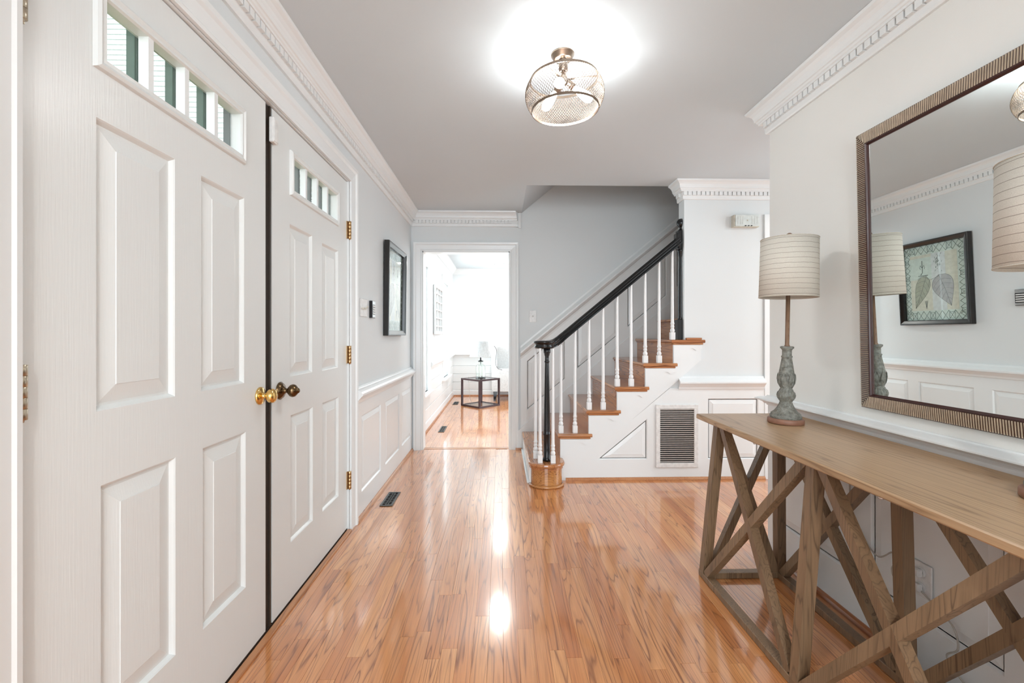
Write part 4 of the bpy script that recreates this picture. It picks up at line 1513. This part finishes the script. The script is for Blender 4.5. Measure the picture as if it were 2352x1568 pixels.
# ------------------------------------------------------------------ REGISTERS AND RETURN GRILLE
def register(loc, sx, sy, label, rows=5):
    r_ = thing('floor_register', label, 'vent', (loc[0], loc[1], 0), 0, 'floor registers')
    x0, x1, y0, y1 = loc[0] - sx / 2, loc[0] + sx / 2, loc[1] - sy / 2, loc[1] + sy / 2
    b_ = 0.015
    mb = MB()
    for a in ((x0, y0, x1, y0 + b_), (x0, y1 - b_, x1, y1), (x0, y0 + b_, x0 + b_, y1 - b_), (x1 - b_, y0 + b_, x1, y1 - b_)):
        mb.cbox((a[0], a[1], 0.0012), (a[2], a[3], 0.006), 0.002)
    mb.build('rim', M['vent_dark'], r_)
    MB().box((x0 + 0.004, y0 + 0.004, 0.0006), (x1 - 0.004, y1 - 0.004, 0.0012)).build('shadow_sheet', M['hole'], r_)  # black sheet painted in for the shadow below the bars
    L_ = y1 - y0 - 2 * b_
    for i in range(rows * 2):
        yy = y0 + b_ + L_ * (i + 0.5) / (rows * 2)
        xx = x0 + b_ + (0.0 if i % 2 else (sx - 2 * b_) * 0.35)
        MB().box((xx, yy - 0.003, 0.0012), (xx + (sx - 2 * b_) * 0.65, yy + 0.003, 0.004)).build('grille_bar', M['vent_dark'], r_)
    for q in (0.35, 0.65):
        xx = x0 + b_ + (sx - 2 * b_) * q
        MB().box((xx - 0.002, y0 + b_, 0.0012), (xx + 0.002, y1 - b_, 0.0036)).build('grille_bar', M['vent_dark'], r_)
    return r_


register((-0.782, 3.250), 0.088, 0.272, 'dark metal floor register on the oak floor by the left wall')
register((-0.712, 5.61), 0.072, 0.34, 'dark floor register just beyond the doorway in the living room')
register((-0.755, 7.70), 0.09, 0.30, 'small floor register behind the glass side table', 4)
gr = thing('return_air_grille', 'white louvred return-air grille in the panelling under the stairs', 'vent', (1.42, YS - 0.01, 0.10))
gx0, gx1, gz0, gz1 = 1.246, 1.590, 0.100, 0.604
mb = MB()
for a in ((gx0, gz0, gx1, gz0 + 0.036), (gx0, gz1 - 0.034, gx1, gz1), (gx0, gz0 + 0.036, gx0 + 0.034, gz1 - 0.034), (gx1 - 0.034, gz0 + 0.036, gx1, gz1 - 0.034)):
    mb.cbox(fS(a[0], a[1], 0.0103), fS(a[2], a[3], 0.020), 0.002)
mb.build('grille_frame', M['plastic'], gr)
MB().box(fS(gx0 + 0.02, gz0 + 0.02, 0.0102), fS(gx1 - 0.02, gz1 - 0.02, 0.0108)).build('shadow_sheet', M['hole'], gr)  # black sheet painted in for the shadow behind the slats
ns = 26
hgt = (gz1 - gz0 - 0.070)
for i in range(ns):
    z_ = gz0 + 0.036 + hgt * (i + 0.5) / ns
    mb = MB()
    mb.prism([(0.0112, z_ - 0.0040), (0.0190, z_ + 0.0035), (0.0192, z_ + 0.0055), (0.0112, z_ - 0.0022)], lambda u, v, w: (w, YS - u, v), gx0 + 0.034, gx1 - 0.034)
    mb.build('slat', M['plastic'], gr)

# ------------------------------------------------------------------ CEILING LIGHT
CL = Vector((0.272, 1.990, HC))
cl_ = thing('ceiling_light', 'round wire-mesh semi-flush ceiling light with three glowing bulbs', 'ceiling light', CL[:])
ZT, ZBt = 2.287, 2.156
cl_.rotation_euler = (0, -math.radians(2.5), 0)


def cpart(mb, name, mat, par=None):
    mb.local = True
    return mb.build(name, mat, par or cl_)


cpart(MB().lathe([(0, 0), (0.052, 0), (0.052, -0.006), (0.047, -0.008), (0.047, -0.014), (0.042, -0.016), (0.042, -0.022), (0.034, -0.026), (0, -0.027)][::-1], n=36), 'canopy', M['nickel'])
cpart(MB().lathe([(0.020, -0.027), (0.020, -0.070), (0.013, -0.078), (0.0, -0.078)][::-1], n=24), 'stem', M['nickel'])
zt_, zb_ = ZT - HC, ZBt - HC
zh = -0.112
hub = cpart(MB().lathe([(0, zh - 0.016), (0.014, zh - 0.012), (0.018, zh), (0.015, zh + 0.014), (0.009, zh + 0.034), (0, zh + 0.034)], n=20), 'hub', M['nickel'])


def band(zc, r, name):
    mb = MB()
    n = 56
    pr_ = [(r - 0.0015, zc - 0.005), (r + 0.0015, zc - 0.005), (r + 0.0015, zc + 0.005), (r - 0.0015, zc + 0.005)]
    vs, fs = [], []
    for k in range(n):
        a = 2 * PI * k / n
        vs += [(q * math.cos(a), q * math.sin(a), z_) for q, z_ in pr_]
    for k in range(n):
        j = (k + 1) % n
        for i in range(4):
            fs.append((k * 4 + i, k * 4 + (i + 1) % 4, j * 4 + (i + 1) % 4, j * 4 + i))
    mb.add(vs, fs)
    return cpart(mb, name, M['nickel'])


band(zt_, 0.146, 'ring')
band(zb_, 0.146, 'ring')
for k in range(3):
    a = math.radians(-10 + 120 * k)
    cpart(MB().bar((0.01 * math.cos(a), 0.01 * math.sin(a), zh), (0.145 * math.cos(a), 0.145 * math.sin(a), zt_), 0.010, 0.003), 'spoke', M['nickel'])
mb = MB()
NS = 88
for sg in (1, -1):
    for k in range(NS):
        pts = []
        for i in range(11):
            q = i / 10
            z_ = zt_ + (zb_ - zt_) * q
            r_ = 0.146 + 0.026 * math.sin(PI * q) ** 0.8 if 0 < q < 1 else 0.146
            a = 2 * PI * k / NS + sg * q * 0.62
            pts.append((r_ * math.cos(a), r_ * math.sin(a), z_))
        mb.tube(pts, 0.0009, 3, caps=False)
tag(cpart(mb, 'wire_mesh', M['wire']), None, None, None, 'stuff')
for k, az in enumerate((12, 130, 250)):
    a = math.radians(az)
    d_ = Vector((math.cos(a), math.sin(a), -0.62)).normalized()
    R = Vector((0, 0, 1)).rotation_difference(d_).to_matrix()
    o0 = Vector((0, 0, zh - 0.002)) + d_ * 0.012
    s_ = cpart(MB().lathe([(0, 0), (0.012, 0), (0.016, 0.004), (0.016, 0.040), (0.013, 0.044), (0, 0.044)], o0, 18, axis=R), 'socket', M['nickel'])
    cpart(MB().lathe([(0.011, 0.044), (0.012, 0.052), (0.016, 0.072), (0.020, 0.094), (0.0215, 0.110), (0.019, 0.126), (0.011, 0.137), (0, 0.140)], o0, 18, axis=R), 'bulb', M['bulb'], s_)


# recessed ceiling lights: two in the living room, plus three unseen fill lamps added
def downlight(x, y, label, power):
    o = thing('recessed_light', label, 'ceiling light', (x, y, HC), 0, 'recessed ceiling lights')
    MB().lathe([(0.075, 0), (0.095, 0), (0.095, -0.003), (0.088, -0.006), (0.078, -0.005), (0.075, 0)], (x, y, HC - 0.0005), 32, caps=False).build('trim_ring', M['plastic'], o)
    MB().lathe([(0, -0.002), (0.076, -0.002), (0.076, -0.0005), (0, -0.0005)], (x, y, HC), 32).build('lens', M['downlight'], o)
    l_ = bpy.data.lights.new('downlight', 'AREA')
    l_.shape = 'DISK'
    l_.size = 0.14
    l_.energy = power
    l_.color = (1.0, 0.97, 0.93)
    lo = bpy.data.objects.new('lamp_light', l_)
    COL.objects.link(lo)
    lo.parent = o
    lo.location = (0, 0, -0.012)
    return o


downlight(-0.015, 8.05, 'glowing recessed ceiling light seen through the doorway near the far living room wall', 10)
downlight(-0.015, 5.80, 'recessed living room ceiling light just past the doorway header', 10)
downlight(1.9, 6.9, 'unseen recessed fill lamp added right of the armchair', 10)
downlight(0.3, -1.3, 'recessed fill lamp added behind the camera, out of view', 26)
downlight(3.2, 2.4, 'unseen recessed fill lamp added in the side room past the opening', 14)

# ------------------------------------------------------------------ LIVING ROOM FURNITURE
sx_, sy_ = -0.330, 7.452
tt = thing('glass_side_table', 'dark bronze cube side table with glass top and shelf', 'side table', (sx_, sy_, 0), math.radians(45))
hs = 0.212


def tpart(mb, name, mat, par=None):
    mb.local = True
    return mb.build(name, mat, par or tt)


for z_ in (0.014, 0.436):
    for a, b_ in (((-hs, -hs), (hs, -hs)), ((hs, -hs), (hs, hs)), ((hs, hs), (-hs, hs)), ((-hs, hs), (-hs, -hs))):
        tpart(MB().bar((a[0], a[1], z_), (b_[0], b_[1], z_), 0.026, 0.026), 'frame_rail', M['dark_metal'])
for sx2 in (-1, 1):
    for sy2 in (-1, 1):
        tpart(MB().box((sx2 * hs - 0.0135, sy2 * hs - 0.0135, 0.001), (sx2 * hs + 0.0135, sy2 * hs + 0.0135, 0.450)), 'leg', M['dark_metal'])
tpart(MB().box((-hs + 0.012, -hs + 0.012, 0.438), (hs - 0.012, hs - 0.012, 0.446)), 'glass_top', M['glass'])
tpart(MB().box((-hs + 0.012, -hs + 0.012, 0.016), (hs - 0.012, hs - 0.012, 0.022)), 'glass_shelf', M['glass'])
gl_ = thing('glass_lamp', 'clear glass jar lamp with white pleated shade on the side table', 'lamp', (-0.328, 7.455, 0.4465))


def gpart(mb, name, mat, par=None):
    mb.local = True
    return mb.build(name, mat, par or gl_)


gpart(MB().lathe([(0, 0), (0.080, 0), (0.082, 0.004), (0.080, 0.016), (0, 0.018)], n=32), 'base_disc', M['black'])
gpart(MB().lathe([(0.074, 0.018), (0.078, 0.024), (0.078, 0.185), (0.070, 0.210), (0.045, 0.228), (0.035, 0.240), (0.035, 0.272), (0.033, 0.272), (0.033, 0.240), (0.043, 0.226), (0.068, 0.208), (0.076, 0.185), (0.076, 0.024), (0.072, 0.020)], n=36, caps=False), 'glass_jar', M['glass'])
gpart(MB().lathe([(0, 0.272), (0.040, 0.272), (0.046, 0.276), (0.046, 0.284), (0.020, 0.290), (0.010, 0.300), (0.010, 0.34), (0, 0.34)], n=24), 'cap', M['black'])
gpart(MB().lathe([(0.006, 0.018), (0.006, 0.272), (0, 0.272)], n=10), 'stem', M['steel'])
mb = MB()
n = 144
vs, fs = [], []
for z_, r_ in ((0.350, 0.176), (0.602, 0.116)):
    for k in range(n):
        q = r_ + (0.0035 if k % 2 else -0.0035)
        vs.append((q * math.cos(2 * PI * k / n), q * math.sin(2 * PI * k / n), z_))
for k in range(n):
    fs.append((k, (k + 1) % n, n + (k + 1) % n, n + k))
mb.add(vs, fs)
gpart(mb, 'pleated_shade', M['pleat'])
gpart(MB().bar((-0.115, 0, 0.597), (0.115, 0, 0.597), 0.003, 0.003).bar((0, 0, 0.33), (0, 0, 0.597), 0.004, 0.004, up=(1, 0, 0)), 'shade_spider', M['steel'])
cord('lamp_cord', [(-0.535, 7.62, 0.455), (-0.53, 7.64, 0.30), (-0.515, 7.67, 0.10), (-0.49, 7.70, 0.02), (-0.43, 7.76, 0.006), (-0.36, 7.9, 0.006)], 'thin cord hanging behind the glass side table', r=0.003)

# wing chair
wc = thing('wing_chair', 'pale upholstered wing armchair with nailhead trim, cut off by the doorway', 'armchair', (0.30, 8.10, 0))
X0, X1c, Y0, Y1 = -0.150, 0.66, 7.93, 8.50


def soft(name, a, b_, c_, mat=M['chair']):
    bm = bmesh.new()
    bmesh.ops.create_cube(bm, size=1)
    for v in bm.verts:
        v.co = Vector([(a[i] + b_[i]) / 2 + v.co[i] * (b_[i] - a[i]) for i in range(3)])
    bmesh.ops.bevel(bm, geom=bm.edges[:], offset=c_, segments=4, affect='EDGES', profile=0.5)
    bm.verts.index_update()
    mb = MB()
    mb.add([v.co[:] for v in bm.verts], [[v.index for v in f.verts] for f in bm.faces], True)
    bm.free()
    return mb.build(name, mat, wc)


soft('seat_base', (X0 + 0.02, Y0, 0.160), (X1c - 0.02, Y1, 0.40), 0.03)
soft('seat_cushion', (X0 + 0.085, Y0 - 0.02, 0.39), (X1c - 0.085, Y1 - 0.12, 0.54), 0.045)
soft('backrest', (X0 + 0.04, Y1 - 0.15, 0.38), (X1c - 0.04, Y1, 0.975), 0.05)
wing = [(Y1 - 0.02, 0.30), (Y0 + 0.02, 0.30), (Y0 + 0.01, 0.50), (Y0 + 0.06, 0.58), (Y0 + 0.16, 0.62), (Y0 + 0.22, 0.70), (Y0 + 0.20, 0.80), (Y0 + 0.17, 0.88), (Y0 + 0.20, 0.94), (Y0 + 0.28, 0.972), (Y1 - 0.02, 0.975)]
for xa, sgx in ((X0, 1), (X1c, -1)):
    # wing and arm: one flat upholstered side whose front edge is curved
    mb = MB()
    front = [(0.50, -0.02), (0.56, 0.02), (0.62, 0.045), (0.70, 0.055), (0.78, 0.05), (0.85, 0.055), (0.92, 0.075), (0.965, 0.11)]
    ou = []
    for z_, dx in front:
        ou.append((z_, dx))
    mb.prism(wing, lambda u, v, w: (xa + sgx * w, u, v), 0.0, 0.085)
    mb.build('wing', M['chair'], wc)
# front-facing curved facing of the left wing with nailheads
face = [(-0.152, 0.17), (0.16, 0.17), (0.16, 0.535), (0.02, 0.535), (-0.045, 0.56), (-0.080, 0.62), (-0.090, 0.70), (-0.082, 0.78), (-0.072, 0.86), (-0.082, 0.92), (-0.115, 0.966), (-0.150, 0.966), (-0.168, 0.80), (-0.160, 0.50)]
MB().prism(face, lambda u, v, w: (u, w, v), 7.905, 7.99).build('front_facing', M['chair'], wc)
nails = smooth_path([(0.02, 7.903, 0.546), (-0.045, 7.903, 0.568), (-0.078, 7.903, 0.625), (-0.087, 7.903, 0.70), (-0.079, 7.903, 0.78), (-0.069, 7.903, 0.86), (-0.079, 7.903, 0.915), (-0.110, 7.903, 0.958)], 5)
mb = MB().lathe([(0, 0), (0.006, 0), (0.005, 0.003), (0, 0.005)], n=8, axis=Matrix.Rotation(PI / 2, 3, 'X'))
mb.local = True
nh = None
for p in nails:
    if nh is None:
        nh = mb.build('nailhead', M['dark_metal'], wc)
        nh.location = p - Vector(wc.location)
    else:
        copy_part(nh, wc, loc=p - Vector(wc.location))
for (x, y) in ((-0.095, 7.955), (0.60, 7.955), (-0.09, 8.45), (0.60, 8.45)):
    mb = MB()
    mb.add([(x - 0.036, y - 0.03, 0.17), (x + 0.036, y - 0.03, 0.17), (x + 0.036, y + 0.03, 0.17), (x - 0.036, y + 0.03, 0.17),
            (x - 0.030, y - 0.03, 0.08), (x + 0.026, y - 0.03, 0.08), (x + 0.026, y + 0.02, 0.08), (x - 0.030, y + 0.02, 0.08),
            (x - 0.030, y - 0.03, 0.0), (x + 0.006, y - 0.03, 0.0), (x + 0.006, y, 0.0), (x - 0.030, y, 0.0)],
           [(0, 1, 2, 3), (0, 1, 5, 4), (1, 2, 6, 5), (2, 3, 7, 6), (3, 0, 4, 7), (4, 5, 9, 8), (5, 6, 10, 9), (6, 7, 11, 10), (7, 4, 8, 11), (8, 9, 10, 11)])
    mb.build('leg', M['black'], wc)

# whitewashed lattice panel between the living room windows
wf = thing('lattice_wall_panel', 'whitewashed wooden window-frame panel between the living room windows', 'wall decor', (XL, 6.48, 1.16))
ya, yb_, za, zb2 = 6.10, 6.86, 1.165, 1.845
for a in ((ya, ya + 0.045, za, zb2), (yb_ - 0.045, yb_, za, zb2), (ya + 0.045, yb_ - 0.045, za, za + 0.045), (ya + 0.045, yb_ - 0.045, zb2 - 0.045, zb2)):
    MB().cbox(fL(a[0], a[2], 0.012), fL(a[1], a[3], 0.040), 0.003).build('frame_side', M['whitewash'], wf)
MB().box(fL(ya + 0.02, za + 0.02, 0.001), fL(yb_ - 0.02, zb2 - 0.02, 0.012)).build('backing', M['whitewash'], wf)
for i in range(1, 6):
    z_ = za + (zb2 - za) * i / 6
    MB().cbox(fL(ya + 0.045, z_ - 0.010, 0.012), fL(yb_ - 0.045, z_ + 0.010, 0.032), 0.002).build('glazing_bar', M['whitewash'], wf)
for i in (1, 2):
    y_ = ya + (yb_ - ya) * i / 3
    MB().cbox(fL(y_ - 0.010, za + 0.045, 0.013), fL(y_ + 0.010, zb2 - 0.045, 0.034), 0.002).build('glazing_bar', M['whitewash'], wf)

# ------------------------------------------------------------------ OUTSIDE
struct('ground_outside', MB().box((-40, -30, -0.60), (-1.2, 40, -0.5)), M['ground'], 'lawn outside the house')
hs_ = thing('neighbour_house', 'white clapboard house wall seen through the near front door panes', 'house', (-8.8, 9.5, -0.5))
MB().box((-12.4, 9.53, -0.5), (-5.32, 12, 9.2)).build('wall_body', M['siding'], hs_)
mb0 = None
for i in range(58):
    z_ = 3.1 + i * 0.105
    if mb0 is None:
        q = MB().prism([(0.0, 0.0), (0.032, 0.0), (0.012, 0.105), (0.0, 0.105)], lambda u, v, w: (w, -u, v), 0, 7.1)
        q.local = True
        mb0 = q.build('clapboard', M['siding'], hs_)
        mb0.location = (-12.4 + 8.8, 0.03, z_ + 0.5)
    else:
        copy_part(mb0, hs_, loc=(-12.4 + 8.8, 0.03, z_ + 0.5))
g2 = thing('grey_house', 'grey shingled gable seen through the far front door panes', 'house', (-5.3, 17, -0.5))
MB().prism([(-6.75, -0.5), (-5.0, -0.5), (-5.0, 6.4), (-5.9, 7.4), (-6.75, 6.4)], lambda u, v, w: (u, w, v), 17.0, 22.0).build('wall', M['grey_out'], g2)
MB().box((-6.8, 16.9, 5.3), (-4.95, 17.0, 5.5)).build('band_board', M['siding'], g2)
tr = thing('garden_tree', 'leafy green tree outside the far front door panes', 'tree', (-6.4, 15.0, -0.5))
MB().tube([(-6.4, 15, -0.5), (-6.45, 15, 1.8), (-6.35, 15.1, 4.2)], [0.16, 0.12, 0.06], 8).build('trunk', M['bark'], tr)
mb = MB()
for i in range(5200):
    a = random.uniform(0, 2 * PI)
    ph_ = math.acos(random.uniform(-1, 1))
    r_ = random.uniform(0.5, 1.0) ** 0.4
    c0 = Vector((-6.4 + 0.95 * r_ * math.sin(ph_) * math.cos(a), 15 + 0.95 * r_ * math.sin(ph_) * math.sin(a), 5.1 + 1.3 * r_ * math.cos(ph_)))
    u_ = Vector((random.uniform(-1, 1), random.uniform(-1, 1), random.uniform(-1, 1))).normalized() * 0.045
    v_ = u_.orthogonal().normalized() * 0.025
    mb.add([c0 - u_, c0 + v_, c0 + u_, c0 - v_], [(0, 1, 2, 3)])
tag(mb.build('leaves', M['leaf'], tr, fix=False), None, None, None, 'stuff')
